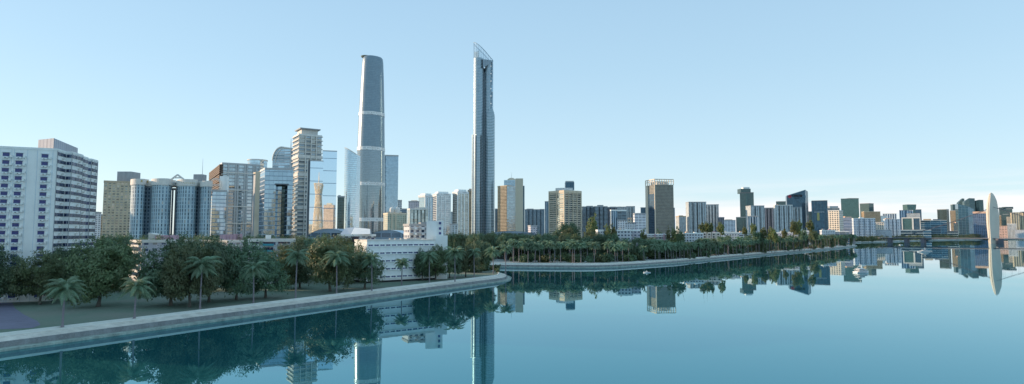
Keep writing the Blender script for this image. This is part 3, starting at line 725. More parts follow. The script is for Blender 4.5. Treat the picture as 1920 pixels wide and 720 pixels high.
M['beige'] = plain('beige_wall', (.50, .48, .38), var=.05)
M['tan_slab'] = facade('facade_tan_slab', (.50, .49, .44), (.32, .36, .36), fh=3.8, bw=6, gh=.5, gw=.9, metal=.8, rough=.08, var=.3)
M['glassribs'] = facade('facade_glass_ribs', (.42, .46, .44), (.30, .38, .40), fh=4, bw=5.6, gh=.9, gw=.55, metal=.8, rough=.08, var=.35)
simple('column_block', 'mid rise block of close set glass columns in front of the paler glass towers', 764, 769, 803, 392, 820, 'glassribs', par=1, parmat='offwhite', notches=((0, 4, 3, .4),), land='the block of glass columns', boxes=((778, 800, 389, 'offwhite'),))
simple('pink_block', 'small pinkish block behind the block of glass columns', 766, None, 786, 378, 1300, 'low_pink', boxes=((771, 783, 376, 'peach'),), land='x')
simple('small_office', 'tiny blue and peach block between the domed hotel and the glass columns', 752, None, 763, 392, 1400, 'office_band', boxes=((759, 763, 394, 'peach'),), land='x')
def topped(name, label, xl, xc, xr, yt, D, mat, cap, land):
    root, f, zt, a, w, l = bld(name, label, xl, xc, xr, yt, D, mat, par=1, parmat='white')
    q = MB(); q.prism(inset(f, -.9), zt + .01, zt + cap); q.build('crown', M['bandw'], root)
    q = MB(); q.prism(inset(f, w * .12), zt + cap + .01, zt + cap + 4); q.build('roof_box', M['white'], root)
    for t in (.0, .32, .62, 1.0):
        p = on_face(f[0], f[1], w * t, .5); q = MB(); q.box((p.x, p.y), 1.6, 1.4, G, zt, a); q.build('pier', M['white'], root)
    LAND.append(((xl + xr) / 2, land))
topped('office_tower', 'dark blue glass office tower with a white crown, leftmost of the three crowned towers', 785, 797, 812, 369, 1350, 'glass_mid', 4, 'the left crowned office tower')
topped('office_tower', 'pale striped office tower with a white crown, middle one of the three crowned towers', 812, 819, 844.5, 367, 1250, 'glass_slab', 5, 'the middle crowned office tower')
topped('office_tower', 'cream and glass office tower with a white crown, rightmost of the three crowned towers', 849, 858, 878, 363, 1250, 'tan_slab', 5, 'the cream crowned office tower')
simple('office_block', 'narrow warm grey block half hidden behind the left edge of the slanted crown skyscraper', 877, None, 887, 357, 1700, 'brown_grid', land='x', boxes=((879, 887, 354, 'peach'),))
simple('office_block', 'low grey block between the middle and the cream crowned office towers', 843, None, 851, 398, 1500, 'grey_col', land='x')
simple('office_block', 'low grey blue slab at the foot of the cream crowned office tower', 843, 847, 858, 421, 1000, 'grey_col', land='x')
simple('office_block', 'thin dark strip of a block just right of the slanted crown skyscraper', 928, None, 934, 392, 1700, 'navy_band', land='x')

# ------------------------------------------------------------------ tower two (slanted glass crown)
def crown_tower():
    D = 1560; root = thing('crown_tower', 'tallest slim glass skyscraper with a slanted transparent crown', 'skyscraper', (P(906, 420, D).x, D + 10, G))
    def lobe(name, xl, xr, yt, mat, Dp, bulge, dep=30, yref=None, z1=None, z0=G, tops=None, flat=0.0):
        yr = yref or yt; A = P(xl, yr, Dp); B = P(xr, yr, Dp); zt = z1 or zat(yt, Dp); n = 16; pts = []
        for i in range(n + 1):
            t = math.pi + math.pi * i / n; pts.append(((A.x + B.x) / 2 + (B.x - A.x) / 2 * math.cos(t), Dp + bulge * math.sin(t)))
        pts += [(B.x, Dp + dep), (A.x, Dp + dep)]
        q = MB(); q.prism(pts, z0, zt, rmi=1); return q.build(name, [M[mat], M['roofm']], root, smooth=False), pts, zt
    _, pl, zl = lobe('left_lobe', 888, 906.5, 110.5, 'glass_tower2', D - 10, 15, 44)
    lobe('core', 902, 912, 128, 'glass_tower2d', D + 4, .5, 20)
    lobe('right_shaft', 909.5, 920.5, 116, 'glass_tower2', D - 4, 9, 34)
    lobe('edge_shaft', 920.2, 924.3, 114, 'bandw2', D + 2, 2, 30)
    lobe('lower_right_lobe', 909.8, 927.2, 214, 'glass_tower2', D - 7, 13, 34)
    for xa, xb, y in ((911, 926.6, 211), (912, 925.6, 208), (913, 924.8, 205)):
        lobe('shoulder', xa, xb, y, 'glass_tower2', D - 5, 10, 30, z0=zat(216, D))
    lobe('lower_left_lobe', 884.6, 892, 253, 'glass_tower2', D - 12, 6, 30)
    lobe('lower_left_lobe', 891.5, 902.5, 253, 'glass_tower2', D - 22, 7, 30, yref=253)
    for x in (892, 902.6):
        p = P(x, 300, D - 28); q = MB(); q.box((P(x, 253, D - 26).x, D - 26), 1.0, 4, G, zat(253, D - 26)); q.build('fin', M['dgrey'], root)
    # overhanging wedge under the crown
    A = P(888, 110.5, D - 25); q = MB()
    zc = zat(110.5, D - 14); zb = zat(127, D - 14)
    top = [P(905, 110.6, D - 26), P(924.6, 113.4, D - 12), P(924.6, 113.4, D + 24), P(905, 110.6, D + 24)]
    bot = [P(905.5, 128, D - 26), P(924.6, 114.4, D - 12), P(924.6, 114.4, D + 24), P(905.5, 128, D + 24)]
    for k in range(4):
        j = (k + 1) % 4; q.face([bot[k], bot[j], top[j], top[k]], [(k * 9, bot[k].z), (k * 9 + 9, bot[j].z), (k * 9 + 9, top[j].z), (k * 9, top[k].z)])
    q.face(top); q.face(bot[::-1]); q.build('crown_soffit', M['glass_lower'], root)
    # curved glazed screen with mullions
    cur = [(888, 79.5), (890, 79.7), (893.5, 81.5), (897.5, 84), (902, 88), (906.5, 92.5), (911, 97.5), (915.5, 103), (920, 108.5), (924.3, 113.2)]
    def plan(x): 
        t = (x - 906) / 18.5; return D - 28 * math.sqrt(max(0, 1 - t * t)) * .8 - 2
    q = MB(); r = MB(); rim = MB(); bk = MB()
    for i in range(len(cur) - 1):
        (x0, y0), (x1, y1) = cur[i], cur[i + 1]
        a0, a1 = P(x0, y0, plan(x0)), P(x1, y1, plan(x1)); yb0 = 110.8 + 2.6 * (x0 - 888) / 36.6; yb1 = 110.8 + 2.6 * (x1 - 888) / 36.6
        b0, b1 = P(x0, yb0, plan(x0)), P(x1, yb1, plan(x1)); q.face([b0, b1, a1, a0], [(i * 5, b0.z), (i * 5 + 5, b1.z), (i * 5 + 5, a1.z), (i * 5, a0.z)])
        r.tube(b0, a0, .35, .35, 4); rim.tube(a0, a1, .8, .8, 5)
        c0, c1 = a0 + Vector((0, 2 * (D - a0.y), 0)), a1 + Vector((0, 2 * (D - a1.y), 0)); c0.z = a0.z; c1.z = a1.z
        bk.face([b1 + Vector((0, c1.y - b1.y, 0)), b0 + Vector((0, c0.y - b0.y, 0)), c0, c1]); rim.tube(c0, c1, .8, .8, 5)
    q.build('crown_glazing', M['crownglass'], root); bk.build('rear_crown_glazing', M['crownglass'], root); r.build('crown_mullions', M['steelblue'], root); rim.build('crown_rim', M['steelblue'], root)
    for xa, xb, y in ((889, 897, 97), (895, 898.5, 96)):
        A = P(xa, y, D + 4); B = P(xb, y, D + 4); q = MB(); q.box(((A.x + B.x) / 2, D + 4 + (4 if xa < 895 else 0)), B.x - A.x, 8, zat(111, D), A.z); q.build('crown_core', M['white'], root)
    # lamps on the right hand edge
    for y in (124, 138, 152, 166, 180, 194, 222, 236, 252):
        x = 920.2 if y < 205 else 925.4; p = P(x, y, D - 5); q = MB(); q.box((p.x, p.y), 2.0, 1.4, p.z - 1.1, p.z + 1.1); q.build('edge_light', M['edgelight'], root)
    LAND.append((906, 'the skyscraper with a slanted crown'))
M['steelblue'] = plain('blue_steel', (.22, .33, .42), rough=.4, metal=.3, var=.05)
M['bandw2'] = facade('facade_edge', (.50, .58, .62), (.25, .36, .44), fh=19, bw=3, gh=.9, gw=.8, metal=.8, rough=.1)
m, nt, b = nodes_of('crown_glass'); b.inputs['Base Color'].default_value = (.55, .68, .76, 1); b.inputs['Roughness'].default_value = .05; b.inputs['Alpha'].default_value = .32; b.inputs['Metallic'].default_value = .6; M['crownglass'] = m
m, nt, b = nodes_of('edge_lamp'); b.inputs['Base Color'].default_value = (.9, .9, .85, 1); b.inputs['Emission Color'].default_value = (1, .97, .88, 1); b.inputs['Emission Strength'].default_value = .6; M['edgelight'] = m
crown_tower()

# ================================================================== right half
root, f, zt, a, w, l = bld('gold_office', 'glass office tower coloured with a gold reflection, a beige blind slab on its right side', 933, 950, 967.5, 348.5, 1500, 'gold_reflection', a=None, par=1.5, parmat='tan')
LAND.append((957, 'the gold tower with a beige slab'))
c = cen(f); A = P(945, 337.5, 1515); B = P(967, 337.5, 1515)
q = MB(); q.box(((A.x + B.x) / 2, 1530), B.x - A.x, 26, G, A.z, 0); q.build('upper_glazing', M['glass_mid'], root)
A = P(950.5, 350, 1497); B = P(967, 350, 1497); q = MB(); q.box(((A.x + B.x) / 2, 1508), B.x - A.x, 22, G, zat(349, 1497)); q.build('balcony_strip', M['glass_slab'], root)
q = MB(); A = P(966.5, 334.5, 1490); B = P(980.8, 334.5, 1490); q.box(((A.x + B.x) / 2, 1512), B.x - A.x, 44, G, A.z); q.build('blind_slab', M['beige'], root)
q = MB(); A = P(980, 348, 1510); B = P(983.5, 348, 1510); q.box(((A.x + B.x) / 2, 1524), B.x - A.x, 20, G, A.z); q.build('rear_wing', M['glass_navy'], root)
cc = P(959, 333, 1530); q = MB(); n = 16; rs = [[(cc.x + 11 * math.cos(t) * math.cos(2 * math.pi * k / n), 1530 + 9 * math.cos(t) * math.sin(2 * math.pi * k / n), zat(337.5, 1515) + 7 * math.sin(t)) for k in range(n)] for t in (0, .4, .8, 1.2, 1.5)]
q.rings(rs); q.build('roof_dome', M['cream'], root)
q = MB(); q.tube((cc.x, 1530, cc.z), (cc.x, 1530, cc.z + 14), .4, .1, 5); q.build('mast', M['steel'], root)
M['hotel'] = facade('facade_hotel', (.62, .55, .44), (.32, .36, .36), fh=5.2, bw=20, gh=.66, gw=.98, metal=.8, rough=.07, var=.3)
M['olive'] = plain('yellow_panel', (.42, .38, .16), var=.1)
M['gablegreen'] = plain('pale_green_gable', (.34, .46, .46), var=.06)
M['cream_gridw'] = facade('facade_cream_squares', (.66, .60, .50), (.05, .10, .15), fh=6.2, bw=7.0, gh=.55, gw=.52, metal=.4, rough=.12)
M['navy_bandw'] = facade('facade_navy_white', (.42, .50, .60), (.06, .10, .2), fh=5, bw=20, gh=.5, gw=.98, metal=.4, rough=.12)
M['apt_far'] = facade('facade_far_apartments', (.58, .66, .72), (.08, .13, .22), fh=5.6, bw=7.5, gh=.42, gw=.60, metal=.3, rough=.15)
M['rib_far'] = facade('facade_far_ribs', (.50, .60, .68), (.05, .10, .17), fh=80, bw=9.5, gh=1, gw=.5, metal=.5, rough=.1)
M['office_far'] = facade('facade_far_office', (.30, .42, .48), (.03, .09, .15), fh=10, bw=40, gh=.74, gw=.98, metal=.6, rough=.1)
M['glass_navyb'] = facade('facade_blue_block', (.08, .17, .24), (.07, .18, .26), fh=8, bw=14, gh=.86, gw=.93, metal=.7, rough=.08, var=.15, tilt=.004)
M['glass_greyg'] = facade('facade_grey_green', (.09, .14, .15), (.08, .14, .16), fh=8, bw=8, gh=.7, gw=.9, metal=.6, rough=.1, var=.15)
M['purpleblue'] = facade('facade_violet', (.16, .22, .32), (.06, .12, .21), fh=7, bw=7, gh=.7, gw=.8, metal=.5, rough=.12, var=.3)
M['cream_col'] = facade('facade_cream_columns', (.66, .56, .38), (.16, .16, .15), fh=60, bw=9, gh=1, gw=.42, metal=.3, rough=.2)
M['peachf'] = facade('facade_peach', (.62, .42, .34), (.20, .16, .16), fh=7, bw=9, gh=.4, gw=.7, metal=.3, rough=.2)
S = simple
S('apartment_row', 'blue grey stepped apartment row just right of the beige slab', 984, None, 1021, 393, 1700, 'apt_blue', notches=((0, 4, 6, .35),), boxes=((987, 1001, 391.5), (1012, 1021, 392)), land='the stepped blue apartments', par=1)
S('rounded_office', 'slim rounded blue block touching the left side of the cream hotel tower', 1021.5, None, 1031, 378, 1500, 'rib_blue', land='x', par=1)
S('small_block', 'small stack of grey and peach roofs in front of the stepped blue apartments', 990, 995, 1007, 424, 900, 'low_pink', boxes=((993, 1001, 422.5),), land='x')
root, f, zt, a, w, l = bld('hotel_tower', 'cream framed hotel tower with a white roof ring and a dark box on top', 1030, 1058, 1089, 358, 1450, 'hotel', par=2.2, parmat='cream', a=None)
for e, n in ((0, 4), (3, 2)):
    A, B = f[e], f[(e + 1) % 4]; L = math.hypot(B[0] - A[0], B[1] - A[1])
    for i in range(n + 1):
        p = on_face(A, B, L * i / n, .8); q = MB(); q.box((p.x, p.y), 2.4 if i in (0, n) else 1.2, 2.2, G, zt + 2, a - (math.pi / 2 if e == 3 else 0)); q.build('pier', M['cream'], root)
q = MB(); ring_prism(q, f, 1.2, zt - 4, zt + 1.6, 2); q.build('cornice', M['cream'], root)
c = P(1059, 353, cen(f)[1]); A = P(1042, 353, c.y); B = P(1077, 353, c.y); q = MB(); q.prism([(c.x + (B.x - A.x) / 2 * math.cos(2 * math.pi * k / 24), c.y + 16 * math.sin(2 * math.pi * k / 24)) for k in range(24)], zt, A.z); q.build('roof_ring', M['bandw'], root)
A = P(1059.5, 342, c.y); B = P(1076, 342, c.y); q = MB(); q.box(((A.x + B.x) / 2, c.y), B.x - A.x, 18, c.z - 4, A.z); q.build('roof_box', M['glass_navy'], root)
q = MB(); q.box(((A.x + B.x) / 2, c.y), (B.x - A.x) * .92, 16, A.z + .02, A.z + 3); q.build('roof_cap', M['steel'], root)
LAND.append((1060, 'the cream hotel tower'))
S('apartment_slab', 'dark navy banded apartment slab, left end of the long row beside the cream hotel tower', 1090, 1093, 1113, 388, 1500, 'navy_band', boxes=((1099, 1112, 386),), notches=((0, 2, 5, .4),), land='the dark banded apartments')
S('apartment_slab', 'dark navy banded apartment slab with the highest roof box of the long row', 1113, 1116, 1139, 387.5, 1480, 'navy_band', boxes=((1120, 1131, 384.5),), notches=((0, 2, 5, .4),), land='the dark banded apartments')
S('apartment_slab', 'dark blue apartment slab with white columns, third along the long row', 1139, None, 1157, 389, 1500, 'darkgrey_col', boxes=((1143, 1156, 387.5),), notches=((0, 2, 5, .3),), land='x')
S('apartment_slab', 'grey and gold trimmed apartment slab, fourth along the long row', 1157, None, 1175, 388.5, 1650, 'grey_col', boxes=((1158, 1165, 387.5, 'tan'),), land='x')
S('apartment_slab', 'grey columned apartment slab, right end of the long row', 1174, None, 1190.5, 387.5, 1700, 'grey_col', notches=((0, 2, 5, .4),), land='x')
S('apartment_slab', 'blue slab with white cornice in front of the long row\'s third block', 1144, 1146, 1157.5, 394.5, 1250, 'rib_blue', par=1.6, parmat='white', land='x')
S('apartment_slab', 'dark slab with white cornice in front of the long row\'s fourth block', 1157.5, None, 1174.5, 395, 1250, 'navy_band', par=1.6, parmat='white', land='x')
S('office_block', 'plain blue glass block peeking out left of the gold box tower', 1201, None, 1211, 389.5, 1900, 'glass_navy', land='x')
S('apartment_block', 'white apartment block with dark window rows left of the gold box tower', 1187, 1190, 1211, 401, 1150, 'apt_band', boxes=((1192, 1203, 399.5, 'white'),), land='the white block left of the gold box tower')
S('apartment_block', 'small blue and white block of four storeys left of the peach block', 1158, None, 1177, 413, 900, 'apt_white', land='x', par=.6)
S('apartment_block', 'tiny peach coloured block in front of the long apartment row', 1177, None, 1184.5, 410, 880, 'cream_grid', parmat='peach', land='x')
S('apartment_block', 'long low pale green block beneath the tiny peach block', 1172, None, 1192, 418, 860, 'low_white', par=.5, land='x')
# gold box tower with open roof frame
root, f, zt, a, w, l = bld('gold_box_tower', 'olive gold box tower with an open cream frame around its roof', 1210.5, 1227.5, 1262.5, 346, 1400, 'glass_olive', par=None)
LAND.append((1236, 'the olive gold box tower')); za = zat(335.5, 1400)
M['framecream'] = plain('cream_frame', (.66, .58, .46), var=.05)
for e in (0, 3):
    A, B = f[e], f[(e + 1) % 4]; L = math.hypot(B[0] - A[0], B[1] - A[1]); n = 8 if e == 0 else 5; an = a - (math.pi / 2 if e == 3 else 0)
    for i in range(n + 1):
        p = on_face(A, B, L * i / n, .2); q = MB(); q.box((p.x, p.y), 1.3, 1.6, zt, za, an); q.build('roof_post', M['framecream'], root)
    q = MB(); p = on_face(A, B, L / 2, .25); q.box((p.x, p.y), L, 1.8, za - 1.6, za + .3, an); q.box((p.x, p.y), L, 1.7, za - 6.2, za - 5.2, an); q.build('roof_beam', M['framecream'], root)
p = on_face(f[0], f[1], 0, .1); q = MB(); q.box((p.x, p.y), 1.8, 1.8, G, za, a); q.build('corner_pier', M['framecream'], root)
p = on_face(f[3], f[0], l * .13, .3); q = MB(); q.box((p.x, p.y), l * .27, 1.4, G, zt + .3, a - math.pi / 2); q.build('end_panel', M['framecream'], root)
q = MB(); q.prism(inset(f, 9), zt, zt + 8); q.build('roof_box', M['bandw'], root)
q = MB(); p = on_face(f[3], f[0], l * .63, .15); q.box((p.x, p.y), l * .68, .6, G, zat(363, 1400), a - math.pi / 2); q.build('side_glazing', M['glass_navy'], root)
q = MB(); p = on_face(f[0], f[1], w + 1.6, -6); q.box((p.x, p.y), 3, 10, G, zat(389, 1400), a); q.build('side_shaft', M['glass_navy'], root)
S('apartment_block', 'beige apartment block with a dark roof strip right of the olive gold box tower', 1267, 1273, 1286, 406, 1500, 'grey_col', boxes=((1272, 1280, 404, 'tan'),), land='x', parmat='tan')
S('apartment_tower', 'wider, taller one of the two joined grey apartment towers', 1285.5, 1291, 1324, 379, 1500, 'grey_col', notches=((0, 3, 7, .28),), land='the grey apartment tower', par=1)
S('apartment_tower', 'lower, narrower one of the two joined grey apartment towers', 1323, None, 1347.5, 384, 1550, 'grey_col', notches=((0, 3, 7, .36),), land='the grey apartment tower', par=1)
S('apartment_block', 'small dark block at the right foot of the lower grey apartment tower', 1346, None, 1358, 407.5, 1500, 'darkgrey_col', land='x', par=.6)
S('apartment_block', 'white banded block standing between the grey apartment towers and the stepped green tower', 1357.5, None, 1379, 413, 1400, 'apt_band', boxes=((1360, 1372, 411.5, 'tan'),), land='x', par=.6)
# stepped dark green tower
root, f, zt, a, w, l = bld('stepped_green_tower', 'dark green glass tower with a narrower upper stage and a violet sign', 1387, None, 1413, 362, 2300, 'glass_dgreen', depth=56, par=2, parmat='dgrey')
q = MB(); A = P(1390.5, 353.5, 2310); B = P(1409, 353.5, 2310); q.box(((A.x + B.x) / 2, 2336), B.x - A.x, 36, zt, A.z, 0); q.build('upper_stage', M['glass_dgreen'], root)
q = MB(); A2 = P(1393.5, 350.8, 2330); B2 = P(1405.5, 350.8, 2330); q.box(((A2.x + B2.x) / 2, 2340), B2.x - A2.x, 20, A.z, A2.z); q.build('roof_cap', M['white'], root)
q = MB(); p0 = P(1390.5, 362.5, f[0][1] - 4); p1 = P(1397.5, 365.3, f[0][1] - 4); q.box(((p0.x + p1.x) / 2, p0.y + 2), p1.x - p0.x, 1.5, p1.z, p0.z, a); q.build('sign', M['purple'], root)
t0 = col_on(f[0], f[1], 1399.5, 380); p = on_face(f[0], f[1], t0, .5); q = MB(); q.box((p.x, p.y), 2.2, 2, G, zt, a); q.build('corner_fin', M['glass_green'], root)
LAND.append((1400, 'the stepped green tower'))
S('green_podium', 'lower green glass wing at the left foot of the stepped green tower', 1380, None, 1400, 407.5, 2200, 'glass_dgreen', land='x', depth=40)
S('apartment_tower', 'grey apartment tower with a sunlit peach end in front of the stepped green tower', 1398, 1407.5, 1433, 386, 1500, 'grey_col', notches=((0, 2, 6, .3),), land='the grey tower with a peach end', par=1)
S('apartment_block', 'lower blue grey slab standing before the grey tower with the peach end', 1402, None, 1422, 405.5, 1250, 'rib_blue', notches=((0, 2, 4, .3),), land='x', par=.8)
S('apartment_tower', 'dark grey apartment tower between two pale ones left of the slanted roof tower', 1432, None, 1451, 390, 1700, 'darkgrey_col', notches=((0, 2, 7, .4),), land='x', par=1)
S('apartment_tower', 'pale grey apartment tower with a peach roof edge standing before the slanted roof tower', 1450, 1453, 1486, 385, 1500, 'grey_col', notches=((0, 3, 7, .25),), land='the pale peach edged apartments', parmat='offwhite', boxes=((1457, 1461, 383.8, 'peach'),), par=1)
S('apartment_tower', 'shorter pale apartment wing at the right foot of the slanted roof tower', 1486, None, 1503.5, 389, 1500, 'grey_col', notches=((0, 2, 7, .4),), land='x', par=1)
S('office_block', 'green block with a white right end peeping over the pale apartments', 1455, None, 1475, 378, 2400, 'glass_dgreen', boxes=((1467, 1475, 378, 'white'),), land='x')
# slanted roof tower with sign
D = 2000; A = P(1475, 367, D); B = P(1505.5, 356, D); B2 = P(1509.5, 356.5, D + 20)
root = thing('slanted_roof_tower', 'dark blue office tower with a steeply slanted roof and a red emblem with dark characters', 'building', ((A.x + B.x) / 2, D + 25, G))
k = -.47; fB = (B.x, D + (B.x - A.x) * -.30); fA = (A.x, D); fC = (B2.x + 8, fB[1] + 34); fD = (A.x + 16, D + 44)
q = MB(); zA, zB = A.z, P(1505.5, 356, fB[1]).z; q.prism([fA, fB, fC, fD], G, 0, tops=[zA, zB, zB - 3, zA], mi=0); q.build('wall', [M['glass_navy']], root)
q = MB(); p0, p1 = Vector((*fA, zA)), Vector((*fB, zB)); q.tube(p0, p1, .9, .9, 5); q.tube((*fB, G), p1, .9, .9, 5); q.build('edge_trim', M['steelblue'], root)
fang = math.atan2(fB[1] - fA[1], fB[0] - fA[0])
def letters(root, txt, px, py, size, mat, name, D0, out=1.2, thick=.4):
    t = col_on(fA, fB, px, py); p = on_face(fA, fB, t, out); z = P(px, py, p.y).z
    cu = bpy.data.curves.new(name, 'FONT'); cu.body = txt; cu.size = size; cu.extrude = thick; cu.align_x = 'CENTER'; cu.align_y = 'CENTER'; cu.offset = size * .012
    o = bpy.data.objects.new('tmp', cu); COL.objects.link(o); bpy.context.view_layer.update()
    me = bpy.data.meshes.new_from_object(o.evaluated_get(bpy.context.evaluated_depsgraph_get())); bpy.data.objects.remove(o)
    me.materials.clear(); me.materials.append(M[mat]); ob = bpy.data.objects.new(name, me); COL.objects.link(ob); ob.parent = root
    ob.location = (p.x - root.location.x, p.y - root.location.y, z - root.location.z); ob.rotation_euler = (math.pi / 2, 0, fang)
for i, ch in enumerate('中国联通'): letters(root, ch, 1486.8 + i * 4.9, 367.3, 8.6, 'char', 'sign_character', D)
letters(root, 'China unicom', 1494, 371.2, 3.0, 'char', 'sign_lettering', D)
q = MB(); t = col_on(fA, fB, 1480.6, 368.5)
zc = P(1480.6, 368.5, D).z
def diamond(q, cx, cz, s, th):
    c = [(cx, cz + s), (cx + s, cz), (cx, cz - s), (cx - s, cz)]
    for i in range(4):
        a_, b_ = c[i], c[(i + 1) % 4]; pa = on_face(fA, fB, t + a_[0], 1.3); pb = on_face(fA, fB, t + b_[0], 1.3)
        q.tube((pa.x, pa.y, zc + a_[1]), (pb.x, pb.y, zc + b_[1]), th, th, 4)
diamond(q, 0, 0, 5.4, .75); diamond(q, -2.2, 0, 2.0, .5); diamond(q, 2.2, 0, 2.0, .5); diamond(q, 0, 2.3, 1.9, .5); diamond(q, 0, -2.3, 1.9, .5)
q.build('sign_emblem', M['red'], root)
LAND.append((1492, 'the slanted roof tower'))
S('office_block', 'short dark green block between the slanted roof tower and the ribbed navy tower', 1509, None, 1524, 397, 2300, 'glass_dgreen', land='x')
S('ribbed_tower', 'tall dark navy tower with fine vertical ribs', 1522, None, 1551, 377, 1900, 'glass_navy', depth=50, land='the ribbed navy tower', piers=(9, 1.2, 1.2, 'glass_navy'), par=1.5, parmat='dgrey')
ynb = S('office_block', 'lower dark navy block with a yellow strip before the ribbed navy tower', 1527, None, 1545.5, 398, 1500, 'glass_navy', land='x', boxes=())
t0, t1 = col_on(ynb[1][0], ynb[1][1], 1532, 405), col_on(ynb[1][0], ynb[1][1], 1536.5, 405); p = on_face(ynb[1][0], ynb[1][1], (t0 + t1) / 2, .2)
q = MB(); q.box((p.x, p.y), t1 - t0, 1.2, zat(413.5, p.y), zat(399, p.y), ynb[3]); q.build('wall_panel', M['olive'], ynb[0])
S('office_block', 'grey office top seen above the cream grid block', 1552, None, 1574, 390.5, 2600, 'navy_band', boxes=((1553, 1570, 386.5, 'steel'),), land='x')
S('grid_block', 'cream block with a regular grid of square windows right of the ribbed navy tower', 1552.5, 1573, 1580.5, 395, 1850, 'cream_gridw', a=None, land='the cream grid block', par=1.5, parmat='offwhite') 
S('green_glass_tower', 'large green glass tower with chamfered top corners', 1576.5, None, 1610, 373, 2700, 'glass_green', depth=70, land='the large green glass tower', boxes=((1586, 1604, 372, 'glass_green'),), par=1.5, parmat='dgrey')
S('dark_tower', 'dark tower with a pale vertical stripe right of the large green glass tower', 1612, 1629, 1638, 381.5, 3000, 'glass_dgreen', land='the dark tower with a pale stripe', par=1.5, parmat='dgrey')
S('tan_office', 'tan gridded office block in front of the dark tower with a pale stripe', 1615, 1620, 1650.5, 397, 2600, 'brown_grid', land='x', par=1, parmat='cream')
S('apartment_block', 'blue and white banded block right of the cream grid block', 1580.5, None, 1597, 408, 2050, 'navy_bandw', boxes=((1582, 1595, 406, 'peach'),), land='x', par=.6)
S('apartment_block', 'wide white apartment block with rows of dark windows above the far promenade', 1597, 1600, 1641, 409.5, 2100, 'apt_far', notches=((0, 3, 6, .3),), boxes=((1611, 1618, 407.5, 'white'),), land='the wide white apartments', par=.8, parmat='white')
S('cream_block', 'small cream gridded block right of the wide white apartments', 1640, None, 1657, 416.5, 2250, 'cream_gridw', land='x', par=.6)
S('office_block', 'pale blue office block behind the small cream gridded block', 1650, None, 1663, 405, 2800, 'glass_mid', land='x')
S('striped_office', 'blue striped office block with a pale roof line left of the framed glass cube', 1655, None, 1681, 401, 2900, 'rib_far', land='x', par=1.5, parmat='offwhite')
S('apartment_tower', 'white apartment tower with dark recesses left of the framed glass cube', 1656, 1659, 1688, 411, 2300, 'apt_far', notches=((0, 3, 7, .3),), boxes=((1660, 1670, 409.3, 'peach'),), land='the white recessed apartments', par=.8, parmat='white')
S('low_block', 'low grey housing row beneath the white recessed apartments', 1640, None, 1672, 431, 2100, 'low_white', land='x', par=.6)
S('striped_office', 'white and blue striped tower directly behind the framed glass cube', 1686, None, 1712, 394.5, 3000, 'rib_far', notches=((0, 1, 6, .3),), land='x', par=1)
S('striped_office', 'lower white striped block touching the top of the framed glass cube', 1700, None, 1725, 400.5, 2850, 'white_grid', land='x', par=1)
D = 3300; A = P(1701, 383.3, D); B = P(1718, 383, D); root = thing('trapezoid_tower', 'green tower that widens towards its top behind the striped block', 'building', ((A.x + B.x) / 2, D + 20, G))
q = MB(); wz = B.x - A.x; q.rings([[(A.x + i, D, z), (B.x - j, D, z), (B.x - j, D + 40, z), (A.x + i, D + 40, z)] for z, i, j in ((G, wz * .12, wz * .45), (A.z, 0, 0))]); q.build('wall', M['glass_green'], root)
S('dark_block', 'dark block right of the green widening tower', 1716, None, 1727.5, 393, 3200, 'glass_navy', land='x')
root, f, zt, a, w, l = bld('framed_cube', 'green glass cube block outlined by a broad white frame', 1690.5, None, 1725.5, 408.5, 2500, 'glass_green', depth=60, par=None)
LAND.append((1708, 'the framed glass cube'))
for t, ww in ((.02, 3.5), (.59, 5.5), (.98, 2.5)):
    p = on_face(f[0], f[1], w * t, .8); q = MB(); q.box((p.x, p.y), ww, 2.5, zat(432, 2500), zt, a); q.build('frame_post', M['offwhite'], root)
q = MB(); p = on_face(f[0], f[1], w * .5, .9); q.box((p.x, p.y), w, 2.6, zt - 2.5, zt + 1.5, a); q.build('frame_beam', M['offwhite'], root)
q = MB(); p = on_face(f[0], f[1], w * .8, .4); q.box((p.x, p.y), w * .36, .6, zat(432, 2500), zt - 2.4, a); q.build('side_glazing', M['glass_navy'], root)
S('glass_podium', 'long low glass podium beneath the framed glass cube', 1686, None, 1746, 431, 2450, 'office_far', land='x', par=1)
S('wide_office', 'wide low office building with pale floor lines beside the framed glass cube', 1725.5, None, 1775, 413.5, 2900, 'office_far', land='the wide low office', boxes=((1732, 1745, 410.5, 'tan'), (1750, 1763, 411, 'glass_navy')), par=1.5, parmat='steel')
S('green_box_tower', 'plain dark green box tower left of the bridge cable', 1757, 1775, 1779, 392.5, 3200, 'glass_dgreen', a=None, land='the dark green box tower')
S('low_block', 'long low pale building above the far trees left of the big blue glass block', 1776, None, 1797, 433, 2700, 'office_far', land='x', par=.5)
S('small_block', 'small cream block at the left foot of the big blue glass block', 1788, None, 1796, 418.5, 2900, 'cream_grid', land='x', par=1, boxes=((1791, 1795, 416.5, 'peach'),))
S('green_office', 'green office block with a pale left part behind the big blue glass block', 1782, 1786, 1799, 383.5, 3500, 'glass_dgreen', land='x')
S('tan_wing', 'grey tan wing attached before the green office block', 1781, None, 1792, 395, 3400, 'brown_grid', land='x')
D = 3000; A = P(1796, 382, D); B = P(1824, 391.5, D); root = thing('blue_glass_block', 'big blue glass block with a roof falling to the right, left of the bridge pylon', 'building', ((A.x + B.x) / 2, D + 30, G))
C0 = P(1812, 386, D - 20); q = MB(); q.prism([(A.x, D), (C0.x, D - 30), (B.x, D - 5), (B.x + 20, D + 50), (A.x + 30, D + 60)], G, 0, tops=[A.z, zat(387, D - 20), zat(392, D), B.z, A.z]); q.build('wall', M['glass_navyb'], root)
LAND.append((1810, 'the big blue glass block'))
